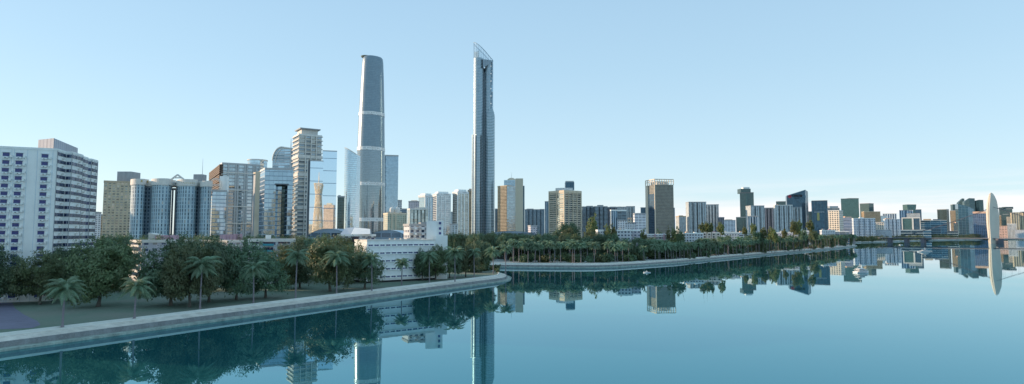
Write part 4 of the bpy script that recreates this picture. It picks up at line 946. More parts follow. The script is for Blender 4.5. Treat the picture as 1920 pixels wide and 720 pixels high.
def penta(name, label, xl, xr, yt, ych, D, mat, cut=.5):
    A = P(xl, yt, D); B = P(xr, yt, D); zt = A.z; zc = zat(ych, D); w = B.x - A.x
    root = thing(name, label, 'building', ((A.x + B.x) / 2, D + 15, G)); q = MB()
    q.prism([(A.x, D + 12), (A.x + w * cut, D), (B.x, D + 2), (B.x + 6, D + 40), (A.x + 8, D + 40)], G, 0, tops=[zc, zt, zt - 1, zt - 1, zc]); q.build('wall', M[mat], root)
    return root
penta('faceted_tower', 'narrow dark faceted tower, leftmost of the three tall dark towers by the bridge pylon', 1799.5, 1808.5, 372, 380, 3800, 'glass_dgreen')
penta('faceted_tower', 'broad dark faceted tower, middle one of the three tall dark towers by the bridge pylon', 1810.5, 1828, 371.5, 378, 3700, 'glass_greyg', .35)
penta('faceted_tower', 'square topped dark tower, rightmost of the three tall dark towers by the bridge pylon', 1832, 1844, 374.5, 376, 3700, 'glass_dgreen', .3)
S('framed_office', 'violet blue office block framed in peach just left of the bridge pylon', 1824, None, 1853, 400, 2800, 'purpleblue', land='the peach framed office', par=8, parmat='peach', depth=60)
S('green_office', 'dark green twin topped block right of the bridge pylon', 1873, None, 1898, 392, 3400, 'glass_dgreen', boxes=((1873, 1880, 389, 'glass_dgreen'), (1881, 1897, 388, 'glass_dgreen')), land='x')
S('brown_block', 'grey brown block directly right of the bridge pylon', 1868, None, 1877, 404, 3200, 'brown_grid', land='x')
S('green_office', 'lower green block before the dark twin topped block', 1880, None, 1891, 402, 3150, 'glass_dgreen', land='x')
S('cream_tower', 'tall cream and tan striped tower near the right edge', 1894, 1896, 1912, 398.5, 2900, 'cream_col', land='x', par=1, parmat='cream')
S('cream_tower', 'shorter cream block left of the cream and tan striped tower', 1887, None, 1895, 407, 2850, 'cream_grid', land='x', par=1, parmat='cream')
S('cream_tower', 'cream tower cut by the right edge of the picture', 1912, None, 1930, 399, 2950, 'cream_col', land='x', par=1, boxes=((1914, 1930, 397, 'dgrey'),))
S('white_office', 'low white and glass office below the cream towers', 1888, None, 1906, 420, 2700, 'white_grid', land='x', par=1, parmat='white')
S('peach_block', 'low peach coloured block beside the low white and glass office', 1873, None, 1888.5, 424, 2650, 'peachf', land='x', par=1, parmat='peach')
S('low_block', 'long low pale block below the cream tower at the right edge', 1903, None, 1935, 431, 2600, 'low_white', land='x', par=.5)
# low blocks among the palms of the second shore
LOWB = [
 ('white house with a flat roof half hidden left of the slender tree', 1117, 1121, 1132, 431.5, 760, 'low_white'),
 ('blue and white flats behind the palms left of the pale green gable', 1157, None, 1184, 431.5, 560, 'low_white'),
 ('pink and white flats rising behind the palms under the white block', 1180, None, 1200, 432, 600, 'low_pink'),
 ('long pink and white flats with a blank pale green gable', 1187, 1201, 1271, 439.5, 520, 'low_pink'),
 ('white flats with a dark balcony strip under the beige apartment block', 1279, 1281, 1318, 437.5, 640, 'low_white'),
 ('grey flats with a tan end wall under the wide grey apartment tower', 1317, None, 1352, 436.5, 700, 'grey_col'),
 ('grey flats with a roof hut under the white banded block', 1352, None, 1386, 436, 760, 'low_white'),
 ('long grey flats with a white right end below the stepped green tower', 1382, 1384, 1412, 436.5, 760, 'apt_band'),
 ('tiny white house between the round trees under the dark grey apartment tower', 1424, None, 1436, 437, 800, 'low_white'),
 ('white and pink flats below the pale apartments', 1456, None, 1496, 436, 850, 'low_pink'),
 ('little white house to the right of the two feathery trees', 1505, None, 1518, 433, 900, 'low_white'),
 ('white flats with a sunlit peach end below the ribbed navy tower', 1537, 1541, 1566, 432, 1150, 'low_white'),
 ('low dark car park deck right of the flats with the sunlit end', 1562, None, 1592, 434.5, 1300, 'office_band'),
 ('white low house right behind the palm row, with a row of shaded doors', 1344, None, 1388, 459, 600, 'low_white'),
 ('white low shed between two palms near the tip of the second shore', 1404, None, 1412, 462, 640, 'low_white'),
]
for i, (lb, xl, xc, xr, yt, D, mt) in enumerate(LOWB):
    D = max(D, H * F / (shoreW(xr) - HZ) + 75)
    bx = [(xl + (xr - xl) * .15, xl + (xr - xl) * .3, yt - 3, ('offwhite', 'peach', 'grey')[i % 3]), (xl + (xr - xl) * .55, xl + (xr - xl) * .7, yt - 2.4, ('grey', 'white', 'pink')[i % 3])] if xr - xl > 18 and yt < 445 else []
    root, f, zt, a, w, l = bld('low_flats' if xr - xl > 18 else 'small_house', lb, xl, xc, xr, yt, D, mt, boxes=bx, par=.6, parmat='white', dark_gap_band=.8, depth=14 if xc is None else None)
    if xc == 1201:
        q = MB(); p = on_face(f[3], f[0], l / 2, .12); q.box((p.x, p.y), l, .3, G, zt + .2, a - math.pi / 2); q.build('blank_gable', M['gablegreen'], root)
        for k in range(5):
            z = zt - 2.9 - k * 3.1
            if z < G: break
            q = MB(); p = on_face(f[0], f[1], w / 2, .6); q.box((p.x, p.y), w * .98, 1.2, z, z + 1.0, a); q.build('balcony', M['offwhite'], root)
        for k in range(4):
            q = MB(); p = on_face(f[0], f[1], w * (.14 + .24 * k), .9); q.box((p.x, p.y), w * .035, 1.6, G, zt + .2, a); q.build('pier', M['pink'], root)
# ================================================================== water, land, quay
def struct(o, label=None): 
    o['kind'] = 'structure'
    if label: o['label'] = label
    return o
m, nt, b = nodes_of('river_water')
out = nt.nodes['Material Output']; nt.nodes.remove(b)
df = N(nt, 'ShaderNodeBsdfDiffuse'); df.inputs['Color'].default_value = (.014, .100, .112, 1)
gl = N(nt, 'ShaderNodeBsdfGlossy'); gl.inputs['Color'].default_value = (.80, .93, .97, 1); gl.inputs['Roughness'].default_value = .012
tc = N(nt, 'ShaderNodeTexCoord'); n1 = N(nt, 'ShaderNodeTexNoise'); n1.inputs['Scale'].default_value = .22; n1.inputs['Detail'].default_value = 3
nt.links.new(tc.outputs['Object'], n1.inputs['Vector'])
bp = N(nt, 'ShaderNodeBump'); bp.inputs['Strength'].default_value = .05; bp.inputs['Distance'].default_value = .06; nt.links.new(n1.outputs[0], bp.inputs['Height'])
nt.links.new(bp.outputs[0], gl.inputs['Normal'])
fr = N(nt, 'ShaderNodeFresnel'); fr.inputs['IOR'].default_value = 1.33
nt.links.new(mixc(nt, mth(nt, 'MULTIPLY_ADD', fr.outputs[0], 1.6, -.3), (.42, .78, .90), (.82, .94, .98)), gl.inputs['Color'])
fac = mth(nt, 'MINIMUM', mth(nt, 'MULTIPLY_ADD', fr.outputs[0], WF_A, WF_B), .96)
mx = N(nt, 'ShaderNodeMixShader'); nt.links.new(fac, mx.inputs[0]); nt.links.new(df.outputs[0], mx.inputs[1]); nt.links.new(gl.outputs[0], mx.inputs[2]); nt.links.new(mx.outputs[0], out.inputs[0])
M['water'] = m
q = MB(); q.face([(-30000, -30000, 0), (30000, -30000, 0), (30000, 40000, 0), (-30000, 40000, 0)]); struct(q.build('river_water', M['water']), 'calm teal river mirroring the skyline')

def W(px, w): p = GP(px, w, 0); return Vector((p.x, p.y))
a0, a1 = W(0, 660), W(950, 527.5)
dirn = (a0 - a1).normalized()
shore = [a0 + dirn * 4000, a0, a0.lerp(a1, .5), a1, W(957, 525.5), W(959, 521.5), W(955, 518.5), W(905, 511.5), W(862, 506), W(850, 503), W(870, 501.2)]
shore += [W(*t) for t in ((930, 501.2), (1000, 502), (1080, 502.5), (1120, 502.3), (1160, 501), (1200, 498.5), (1240, 495.8), (1280, 493), (1340, 487), (1400, 481.3), (1460, 475.8), (1540, 469.3), (1600, 463), (1607, 461.6), (1606, 460.3), (1596, 459.4), (1560, 459), (1545, 457.6), (1560, 456.4), (1595, 455.6), (1650, 454), (1740, 451), (1830, 449.6), (1920, 448.6), (2050, 447.6))]
p = shore[-1]; shore.append(Vector((p.x + 14000, p.y + 3500)))
def offs(pts, s):
    out = []; n = len(pts)
    for i in range(n):
        d1 = (pts[i] - pts[i - 1]).normalized() if i else (pts[1] - pts[0]).normalized()
        d2 = (pts[i + 1] - pts[i]).normalized() if i < n - 1 else d1
        nn = Vector((-d1.y, d1.x)) + Vector((-d2.y, d2.x)); nn = nn.normalized() if nn.length > 1e-4 else Vector((-d1.y, d1.x))
        k = s / max(.55, nn.dot(Vector((-d1.y, d1.x)))); out.append(pts[i] + nn * k)
    return out
def strip(prof, name, mat, label):
    q = MB(); ls = [offs(shore, s) for s, z in prof]; u = 0
    for i in range(len(shore) - 1):
        for j in range(len(prof) - 1):
            q.face([(*ls[j][i], prof[j][1]), (*ls[j][i + 1], prof[j][1]), (*ls[j + 1][i + 1], prof[j + 1][1]), (*ls[j + 1][i], prof[j + 1][1])])
    return struct(q.build(name, M[mat]), label)
M['ledge'] = plain('wet_ledge_concrete', (.27, .35, .31), rough=.6, var=.4, fine=2)
M['quay'] = plain('quay_stone', (.19, .215, .22), var=.35, scale=.4, fine=2.5)
M['prom'] = plain('promenade_paving', (.58, .57, .50), var=.22, scale=.5)
M['kerb'] = plain('kerb_stone', (.66, .70, .66), var=.08)
strip([(0, -3), (0, .55), (.35, .62), (.4, .30), (.9, .30), (1.0, .50), (2.4, .62)], 'quay_ledge', 'ledge', 'low wet ledge at the water line')
strip([(2.4, .60), (2.75, 1.75), (2.8, 1.95), (3.05, 1.95), (3.1, 1.8)], 'quay_wall', 'quay', 'grey sloping quay wall')
strip([(3.1, 1.8), (6.6, 2.72)], 'promenade', 'prom', 'pale promenade along the quay')
strip([(6.6, 2.5), (6.6, 3.02), (6.95, 3.02), (6.95, 2.7), (7.6, 2.7), (7.6, 3.42), (8.15, 3.42), (8.15, 3.0)], 'promenade_kerb', 'kerb', 'white kerb between promenade and lawn')
# lawn: green near, paler sandy further along
m, nt, b = nodes_of('lawn_grass')
tc = N(nt, 'ShaderNodeTexCoord'); n1 = N(nt, 'ShaderNodeTexNoise'); n1.inputs['Scale'].default_value = .035; n1.inputs['Detail'].default_value = 8
n2 = N(nt, 'ShaderNodeTexNoise'); n2.inputs['Scale'].default_value = 1.8; n2.inputs['Detail'].default_value = 6; n2.inputs['Roughness'].default_value = .7
for n_ in (n1, n2): nt.links.new(tc.outputs['Object'], n_.inputs['Vector'])
sp = N(nt, 'ShaderNodeSeparateXYZ'); nt.links.new(tc.outputs['Object'], sp.inputs[0])
g1 = mixc(nt, mth(nt, 'MULTIPLY_ADD', mth(nt, 'SUBTRACT', n2.outputs[0], .5), 2.5, .5), (.090, .150, .108), (.150, .225, .165))
g2 = mixc(nt, mth(nt, 'MULTIPLY_ADD', mth(nt, 'SUBTRACT', n1.outputs[0], .5), 5, .4), g1, (.17, .20, .16))
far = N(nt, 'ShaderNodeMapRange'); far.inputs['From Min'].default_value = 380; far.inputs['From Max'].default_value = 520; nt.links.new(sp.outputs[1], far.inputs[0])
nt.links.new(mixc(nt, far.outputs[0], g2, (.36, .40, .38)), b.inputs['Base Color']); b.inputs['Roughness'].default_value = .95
bp = N(nt, 'ShaderNodeBump'); bp.inputs['Strength'].default_value = .6; bp.inputs['Distance'].default_value = .25; nt.links.new(n2.outputs[0], bp.inputs['Height']); nt.links.new(bp.outputs[0], b.inputs['Normal'])
M['grass'] = m
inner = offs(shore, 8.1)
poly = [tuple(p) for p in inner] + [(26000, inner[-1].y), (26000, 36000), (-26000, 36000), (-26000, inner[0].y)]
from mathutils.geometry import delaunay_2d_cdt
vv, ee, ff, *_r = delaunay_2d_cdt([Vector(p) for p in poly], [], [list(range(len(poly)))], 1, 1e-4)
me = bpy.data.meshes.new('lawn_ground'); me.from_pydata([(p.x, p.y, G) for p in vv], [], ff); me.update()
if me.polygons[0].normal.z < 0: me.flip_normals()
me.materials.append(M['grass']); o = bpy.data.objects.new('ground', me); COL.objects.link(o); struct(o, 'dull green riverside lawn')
# purple grey path at the left
M['path'] = plain('asphalt_path', (.15, .15, .21), var=.15, scale=.4)
pp = [(-220, 590), (-220, 555), (0, 562), (22, 566), (28, 578), (45, 590), (70, 602), (76, 609), (62, 615), (20, 617), (-60, 619), (-220, 622)]
q = MB(); q.face([(GP(x, y).x, GP(x, y).y, G + .03) for x, y in pp][::-1]); o = q.build('path', M['path']); struct(o, 'purple grey asphalt path end')
# far side land behind the viewer
q = MB(); pts = [(25000, 5000), (25000, -25000), (-12000, -25000), (-1900, -4600), (-70, -640), (60, -420), (300, -250), (1500, 300), (4000, 1200)]
q.prism(pts[::-1], -1, 2.4); struct(q.build('south_bank_ground', M['prom']), 'opposite bank behind the viewer')

# ================================================================== plants
def leafmat(name, c0, c1, c2, trans=.15):
    m, nt, b = nodes_of(name); ge = N(nt, 'ShaderNodeNewGeometry'); tc = N(nt, 'ShaderNodeTexCoord'); oi = N(nt, 'ShaderNodeObjectInfo')
    ns = N(nt, 'ShaderNodeTexNoise'); ns.inputs['Scale'].default_value = .35; ns.inputs['Detail'].default_value = 3; nt.links.new(tc.outputs['Object'], ns.inputs['Vector'])
    a = mixc(nt, ge.outputs['Random Per Island'], c0, c1)
    f = mth(nt, 'MULTIPLY_ADD', mth(nt, 'SUBTRACT', ns.outputs[0], .5), 3, .35)
    c = mixc(nt, f, a, c2)
    hv = N(nt, 'ShaderNodeHueSaturation'); nt.links.new(c, hv.inputs['Color'])
    nt.links.new(mth(nt, 'MULTIPLY_ADD', oi.outputs['Random'], .05, .475), hv.inputs['Hue']); nt.links.new(mth(nt, 'MULTIPLY_ADD', oi.outputs['Random'], .5, .75), hv.inputs['Value'])
    nt.links.new(hv.outputs[0], b.inputs['Base Color']); b.inputs['Roughness'].default_value = .6
    tr = N(nt, 'ShaderNodeBsdfTranslucent'); nt.links.new(hv.outputs[0], tr.inputs['Color'])
    mx = N(nt, 'ShaderNodeMixShader'); mx.inputs[0].default_value = trans; o = nt.nodes['Material Output']
    nt.links.new(b.outputs[0], mx.inputs[1]); nt.links.new(tr.outputs[0], mx.inputs[2]); nt.links.new(mx.outputs[0], o.inputs[0]); return m
M['leaf'] = leafmat('broad_leaves', (.080, .150, .085), (.160, .245, .130), (.105, .175, .110), .25)
M['leaf2'] = leafmat('olive_leaves', (.092, .145, .070), (.175, .225, .105), (.125, .155, .078), .25)
M['leaf3'] = leafmat('feathery_leaves', (.12, .18, .065), (.22, .26, .10), (.19, .19, .08), .35)
M['palmleaf'] = leafmat('palm_leaves', (.14, .23, .14), (.28, .39, .25), (.17, .27, .17), .35)
M['palmdead'] = plain('rust_flower_stalk', (.18, .06, .03))
M['bark'] = plain('bark', (.10, .095, .08), var=.25, scale=1.5)
M['palmbark'] = plain('palm_trunk', (.22, .20, .22), var=.2, scale=1.5, stretch=(.5, .5, 4))

def crown_mesh(name, seed, n_clump, n_leaf, leaf, shape, mat, lobes=7):
    """unit-free crown made of leaf faces gathered in clumps; shape(rx, rz, zc)"""
    rng = random.Random(seed); rx, rz, zc = shape; v = []; f = []
    lob = []
    for i in range(lobes):
        t = rng.uniform(0, 2 * math.pi); h = rng.uniform(-.55, .75)
        rr = math.sqrt(max(0, 1 - h * h)) * rng.uniform(.35, .72)
        lob.append((Vector((rr * math.cos(t) * rx, rr * math.sin(t) * rx, zc + h * rz * .72)), rng.uniform(.36, .56)))
    lob.append((Vector((0, 0, zc)), .62))
    for c in range(n_clump):
        L, s = rng.choice(lob); d = Vector((rng.gauss(0, 1), rng.gauss(0, 1), rng.gauss(0, .9))).normalized()
        if d.z < -.45: d.z *= .5
        cc = L + Vector((d.x * rx * s, d.y * rx * s, d.z * rz * s)) * rng.uniform(.78, 1.05); cr = rx * rng.uniform(.09, .17)
        for k in range(n_leaf):
            e = Vector((rng.gauss(0, .55), rng.gauss(0, .55), rng.gauss(0, .42))); p = cc + e * cr
            nrm = (d + Vector((rng.uniform(-1, 1), rng.uniform(-1, 1), rng.uniform(-.4, 1)))).normalized()
            a = nrm.orthogonal().normalized(); b_ = nrm.cross(a); t = rng.uniform(0, 6.28); a, b_ = a * math.cos(t) + b_ * math.sin(t), b_ * math.cos(t) - a * math.sin(t)
            sl = leaf * rng.uniform(.6, 1.3); i0 = len(v)
            v += [tuple(p - a * sl), tuple(p - b_ * sl * .5 ), tuple(p + a * sl), tuple(p + b_ * sl * .45)]; f.append((i0, i0 + 1, i0 + 2, i0 + 3))
    rs_ = sorted(math.hypot(p[0], p[1]) for p in v); zs_ = sorted(p[2] for p in v); kr = rx / rs_[int(len(rs_) * .975)]; z0_, z1_ = zs_[int(len(zs_) * .01)], zs_[int(len(zs_) * .995)]
    kz = 2 * rz / (z1_ - z0_); v = [(p[0] * kr, p[1] * kr, zc - rz + (p[2] - z0_) * kz) for p in v]
    me = bpy.data.meshes.new(name); me.from_pydata(v, [], f); me.materials.append(M[mat]); return me
def trunk_mesh(name, seed, h, r, limbs=6, rx=7, mat='bark'):
    rng = random.Random(seed); q = MB(); pts = [Vector((0, 0, 0))]; n = 5
    for i in range(n): pts.append(pts[-1] + Vector((rng.uniform(-.25, .25), rng.uniform(-.25, .25), h / n)))
    for i in range(n): q.tube(pts[i], pts[i + 1], r * (1.35 if i == 0 else 1 - .09 * i), r * (1 - .09 * (i + 1)), 8, cap=False)
    for k in range(limbs):
        t = 2 * math.pi * k / limbs + rng.uniform(-.3, .3); a = pts[3 + k % 3]; e = Vector((math.cos(t) * rx * .55, math.sin(t) * rx * .55, h * rng.uniform(.35, .7)))
        mid = a + e * .5 + Vector((0, 0, .6)); q.tube(a, mid, r * .5, r * .32, 6, cap=False); q.tube(mid, a + e, r * .32, r * .1, 5)
    o = q.build(name, M[mat]); me = o.data; bpy.data.objects.remove(o); return me
def ob(name, me, parent=None, loc=(0, 0, 0)):
    o = bpy.data.objects.new(name, me); COL.objects.link(o); o.location = loc
    if parent is not None: o.parent = parent
    return o
# prototypes: (trunk, crown) at nominal size: height 20, radius 8
TREE = []
for i, (mt, shp, cl) in enumerate((('leaf', (8.6, 8.4, 11.6), 300), ('leaf', (8.4, 8.6, 11.4), 300), ('leaf2', (8.6, 8.2, 11.8), 290), ('leaf', (8.8, 8.0, 12.0), 290), ('leaf2', (8.2, 8.6, 11.4), 290))):
    TREE.append((trunk_mesh('trunk', 10 + i, 8.5, .42), crown_mesh('crown', 20 + i, cl, 52, .33, shp, mt, 9)))
SLEND = []
for i in range(3):
    SLEND.append((trunk_mesh('trunk', 40 + i, 13, .3, 5, 2.4), crown_mesh('crown', 50 + i, 230, 44, .28, (4.4, 8.0, 12.2), 'leaf3', 9)))
ROUND = []
for i in range(3):
    ROUND.append((trunk_mesh('trunk', 60 + i, 13, .3, 4, 3), crown_mesh('crown', 70 + i, 230, 46, .28, (5, 5.6, 14.6), 'leaf3', 6)))
SHRUB = [crown_mesh('foliage', 80 + i, 40, 22, .36, (3.2, 1.9, 1.6), 'leaf' if i else 'leaf2', 5) for i in range(3)]

def frond_mesh(seed, L=4.6, up=.9, droop=1.0, n=26, lw=1.0):
    rng = random.Random(seed); q = MB(); pts = []
    for i in range(n + 1):
        t = i / n; pts.append(Vector((L * (t * .92), 0, L * (up * t - (up * .55 + .62 * droop) * t ** 2.1 ))))
    for i in range(n):
        r0 = .07 * (1 - i / n) + .012; r1 = .07 * (1 - (i + 1) / n) + .012
        a, b_ = pts[i], pts[i + 1]; s = Vector((0, 1, 0)); q.face([a - s * r0, a + s * r0, b_ + s * r1, b_ - s * r1])
    for i in range(2, n):
        t = i / n; ll = lw * (1.25 * math.sin(math.pi * min(1, .18 + t * .84)) + .12); a = pts[i]; tg = (pts[min(n, i + 1)] - pts[i - 1]).normalized()
        for sgn in (-1, 1):
            d = (Vector((0, sgn, 0)) * .72 + tg * .55 + Vector((0, 0, -.42 - rng.uniform(0, .3)))).normalized(); e = a + d * ll * rng.uniform(.85, 1.1); w = tg * .085
            q.face([a - w, a + w, a + d * ll * .6 + w * .8 + Vector((0, 0, .05)), e, a + d * ll * .6 - w * .8 + Vector((0, 0, .05))])
    o = q.build('frond', M['palmleaf']); me = o.data; bpy.data.objects.remove(o); return me
FR = [frond_mesh(1, 4.8, 1.05, .75), frond_mesh(2, 4.9, .62, 1.0), frond_mesh(3, 4.6, .25, 1.05), frond_mesh(4, 4.2, -.15, 1.0)]
def frond_set(seed):
    rng = random.Random(seed); out = []
    for ring, (nf, fi, tilt) in enumerate(((5, 0, -.35), (6, 0, .0), (7, 1, .0), (6, 2, .05), (5, 3, .0))):
        for k in range(nf):
            out.append((FR[fi], 2 * math.pi * (k + ring * .4) / nf + rng.uniform(-.22, .22), tilt + rng.uniform(-.12, .12), rng.uniform(.85, 1.08)))
    return out
def palm_trunk(seed, h=14):
    rng = random.Random(seed); q = MB(); n = 9; ln = rng.uniform(-.35, .35); pr = [(0, .40), (.06, .27), (.3, .25), (.6, .23), (.85, .19), (.88, .24), (1.0, .15)]
    for i in range(len(pr) - 1):
        (a, ra), (b_, rb) = pr[i], pr[i + 1]; q.tube((ln * a * a, 0, h * a), (ln * b_ * b_, 0, h * b_), ra, rb, 9, cap=False)
    o = q.build('trunk', M['palmbark']); me = o.data; bpy.data.objects.remove(o); return me, ln
def palm_crown_join(seed):
    v = []; f = []
    for me, az, tilt, s in frond_set(seed):
        from mathutils import Matrix
        mt = Matrix.Rotation(az, 4, 'Z') @ Matrix.Rotation(tilt, 4, 'Y') @ Matrix.Scale(s, 4); i0 = len(v)
        v += [tuple(mt @ x.co) for x in me.vertices]; f += [tuple(i0 + k for k in p.vertices) for p in me.polygons]
    m2 = bpy.data.meshes.new('fronds'); m2.from_pydata(v, [], f); m2.materials.append(M['palmleaf']); return m2
PT = [palm_trunk(i) for i in range(3)]; PCR = [palm_crown_join(100 + i) for i in range(4)]
def near_palm(px, yb, yt, hw, label):
    b_ = GP(px, yb); D = b_.y; h = zat(yt, D) - G; k = (D * 2 * hw / F / 1.02) / 8.6; th = h - 2.9 * k
    root = thing('palm_tree', label, 'palm', b_); me, ln = PT[int(px) % 3]; t = ob('trunk', me, root); t.scale = (1.05, 1.05, th / 14)
    rng = random.Random(int(px))
    for me_, az, tilt, s in frond_set(int(px)):
        o = ob('frond', me_, root, (ln * 1.05, 0, th)); o.rotation_euler = (0, tilt, az + px); o.scale = (s * k,) * 3
    q = MB(); q.tube((b_.x + ln, b_.y, G + th - .9), (b_.x + ln, b_.y, G + th - .1), .35, .15, 6); q.build('flower_stalk', M['palmdead'], root)
def lm(px):
    c = [x for x in LAND if x[1] != 'x']; return min(c, key=lambda t: abs(t[0] - px))[1]
NEARP = [
 (117, 613, 516, 38, 'palm on the lawn in front of the biggest tree, nearest to the left edge'),
 (252, 597, 516, 33, 'palm on the lawn before the low block with pink roof boxes'),
 (375, 579, 474, 37, 'tall palm leaning over the quay before the low block with pink roof cabins'),
 (475, 568, 486, 28, 'palm by the quay before the flat roofed block, second after the tall leaning one'),
 (554, 560, 463, 27, 'palm by the quay below the slatted tower'),
 (631, 551, 464, 28, 'broad palm by the quay below the mirror glass towers'),
 (697, 545, 472, 22, 'palm by the quay covering the left end of the long white block'),
 (753, 534, 482, 18, 'small palm standing alone before the middle of the long white block'),
 (805, 530, 468, 20, 'palm before the right end of the long white block'),
 (853, 528, 459, 23, 'palm by the quay just right of the long white block'),
 (889, 520, 463, 17, 'palm near the end of the first shore, third from its tip'),
 (925, 514, 460, 18, 'palm near the end of the first shore, second from its tip'),
 (948, 513, 456, 16, 'last palm at the tip of the first shore')]
for a_ in NEARP: near_palm(*a_)
tree_n = [0]
def tree(px, yb, yt, hw, label, kind='broad', D=None, group=None, zb=G):
    if D is None: b_ = GP(px, yb); D = b_.y
    else: p = P(px, 440, D); b_ = Vector((p.x, D, G))
    h = zat(yt, D) - G; r = D * hw / F * (1.08 if D < 500 else 1); tree_n[0] += 1
    src = {'broad': TREE, 'slender': SLEND, 'round': ROUND}[kind]; tr, cr = src[tree_n[0] % len(src)]
    R0 = {'broad': 8.2, 'slender': 4.6, 'round': 5.2}[kind]
    root = thing({'broad': 'broadleaf_tree', 'slender': 'slender_tree', 'round': 'round_tree'}[kind], label, 'tree', b_, group); root.rotation_euler = (0, 0, px * 1.7 + D)
    k = r / R0; near = kind == 'broad' and D < 500
    kz = h / 20.2 if near else min(h / 20.2, k * {'broad': 1.15, 'slender': 1.55, 'round': 1.3}[kind]); zo = h - 20.2 * kz
    o = ob('trunk', tr, root); th_ = {'broad': 8.5, 'slender': 13, 'round': 13}[kind]; o.scale = (max(.8, min(1.6, k)), max(.8, min(1.6, k)), (zo + th_ * kz) / th_)
    o = ob('crown', cr, root, (0, 0, zo)); o.scale = (k, k, kz)
NT = [
 (-8, 572, 458, 44, 'dark tree cut by the left edge of the picture'),
 (75, 571, 470, 38, 'dark tree with a single thin trunk before the white tower'),
 (128, 562, 462, 40, 'dark tree behind the leftmost palm'),
 (184, 575, 446, 58, 'biggest dark tree of the lawn, between the two leftmost palms'),
 (222, 545, 449, 34, 'tree crown filling the gap left of the block with pink roof boxes'),
 (320, 573, 446, 52, 'big dark tree covering the side of the block with pink roof boxes'),
 (355, 576, 452, 44, 'dark tree right behind the tall leaning palm'),
 (392, 566, 452, 42, 'dark tree just right of the tall leaning palm'),
 (403, 545, 448, 40, 'tree in front of the long low block with pink roof cabins'),
 (443, 562, 454, 40, 'olive green tree left of the palm before the flat roofed block'),
 (498, 558, 461, 42, 'olive brown tree right of the palm before the flat roofed block'),
 (533, 543, 462, 32, 'tree standing before the right end of the flat roofed block'),
 (585, 520, 445, 38, 'tree behind the palm below the slatted tower'),
 (619, 546, 444, 46, 'tall tree behind the broad palm below the mirror glass towers'),
 (600, 500, 444, 30, 'light green tree in front of the vaulted hall'),
 (562, 540, 455, 34, 'tree right behind the palm below the slatted tower'),
 (650, 531, 455, 32, 'tree between the broad palm and the white hall'),
 (684, 541, 472, 34, 'tree with a thin dark trunk at the left end of the long white block'),
 (816, 525, 461, 27, 'tree covering the right end of the long white block'),
 (792, 526, 468, 16, 'small tree left of the tree at the right end of the long white block'),
 (843, 521, 456, 22, 'tree just behind the palm right of the long white block'),
 (873, 519, 454, 22, 'first dark tree of the grove near the tip of the first shore'),
 (902, 511, 452, 20, 'middle dark tree of the grove near the tip of the first shore'),
 (911, 508, 456, 18, 'last dark tree of the grove near the tip of the first shore'),
 (560, 505, 447, 28, 'background tree between the flat roofed block and the vaulted hall'),
 (430, 505, 448, 24, 'background tree rising behind the long low block'),
 (365, 500, 443, 30, 'background tree between the two low blocks with pink roofs'),
 (462, 495, 444, 20, 'background tree left of the flat roofed block'),
 (700, 505, 462, 14, 'tree hidden behind the left end of the long white block'),
 (205, 520, 446, 30, 'background tree crown under the tan hotel')]
for a_ in NT: tree(*a_)
# bushes at the foot of the lawn trees
def shrub(p, s, label, group=None, sz=1.0):
    root = tag(ob('shrub', SHRUB[int(abs(p[0] * 7)) % 3], None, (p[0], p[1], G)), label, 'shrub', group); root.scale = (s, s, s * sz); root.rotation_euler = (0, 0, p[0])

# ------------------------------------------------------------------ second shore: palms, trees, shrubs
rng = random.Random(11)
xs2 = [963, 973, 990, 1003, 1012, 1031, 1040, 1051, 1073, 1076.5, 1089, 1114, 1139, 1153, 1157, 1167, 1178, 1207, 1228, 1237, 1247, 1252, 1258, 1262, 1268, 1274, 1282, 1289, 1294, 1298, 1309, 1313.5, 1324, 1332, 1342, 1347, 1358, 1366, 1374, 1381, 1389]
x = 1396.0
while x < 1600: xs2.append(x); x += rng.uniform(4.5, 8.5)
def far_palm(px, D, h, label, group, seed):
    p = P(px, 450, D); root = thing('palm_tree', label, 'palm', (p.x, D, G), group); me, ln = PT[seed % 3]; th = h - 2.6
    s = rng.uniform(1.2, 1.5); t = ob('trunk', me, root); t.scale = (1.15, 1.15, th / 14); o = ob('fronds', PCR[seed % 4], root, (ln, 0, th)); o.scale = (s, s, s * rng.uniform(.9, 1.1)); o.rotation_euler = (0, 0, rng.uniform(0, 6.28)); root.rotation_euler = (0, 0, rng.uniform(0, 6.28))
def topz(px):
    t = ((900, 451), (960, 453), (1040, 455), (1100, 455), (1160, 457), (1220, 459), (1300, 456), (1380, 451), (1450, 446), (1520, 443), (1610, 440))
    for i in range(len(t) - 1):
        if t[i][0] <= px <= t[i + 1][0]: return t[i][1] + (t[i + 1][1] - t[i][1]) * (px - t[i][0]) / (t[i + 1][0] - t[i][0])
    return 450
for i, px in enumerate(xs2):
    d0 = H * F / (shoreW(px) - HZ); D = d0 + 17 + rng.uniform(0, 9) + (px - 950) * .012
    h = zat(topz(px) + rng.uniform(-2.5, 2.5), D) - G
    L = 'front row promenade palm below ' + lm(px); far_palm(px, D, h, L, L, i)
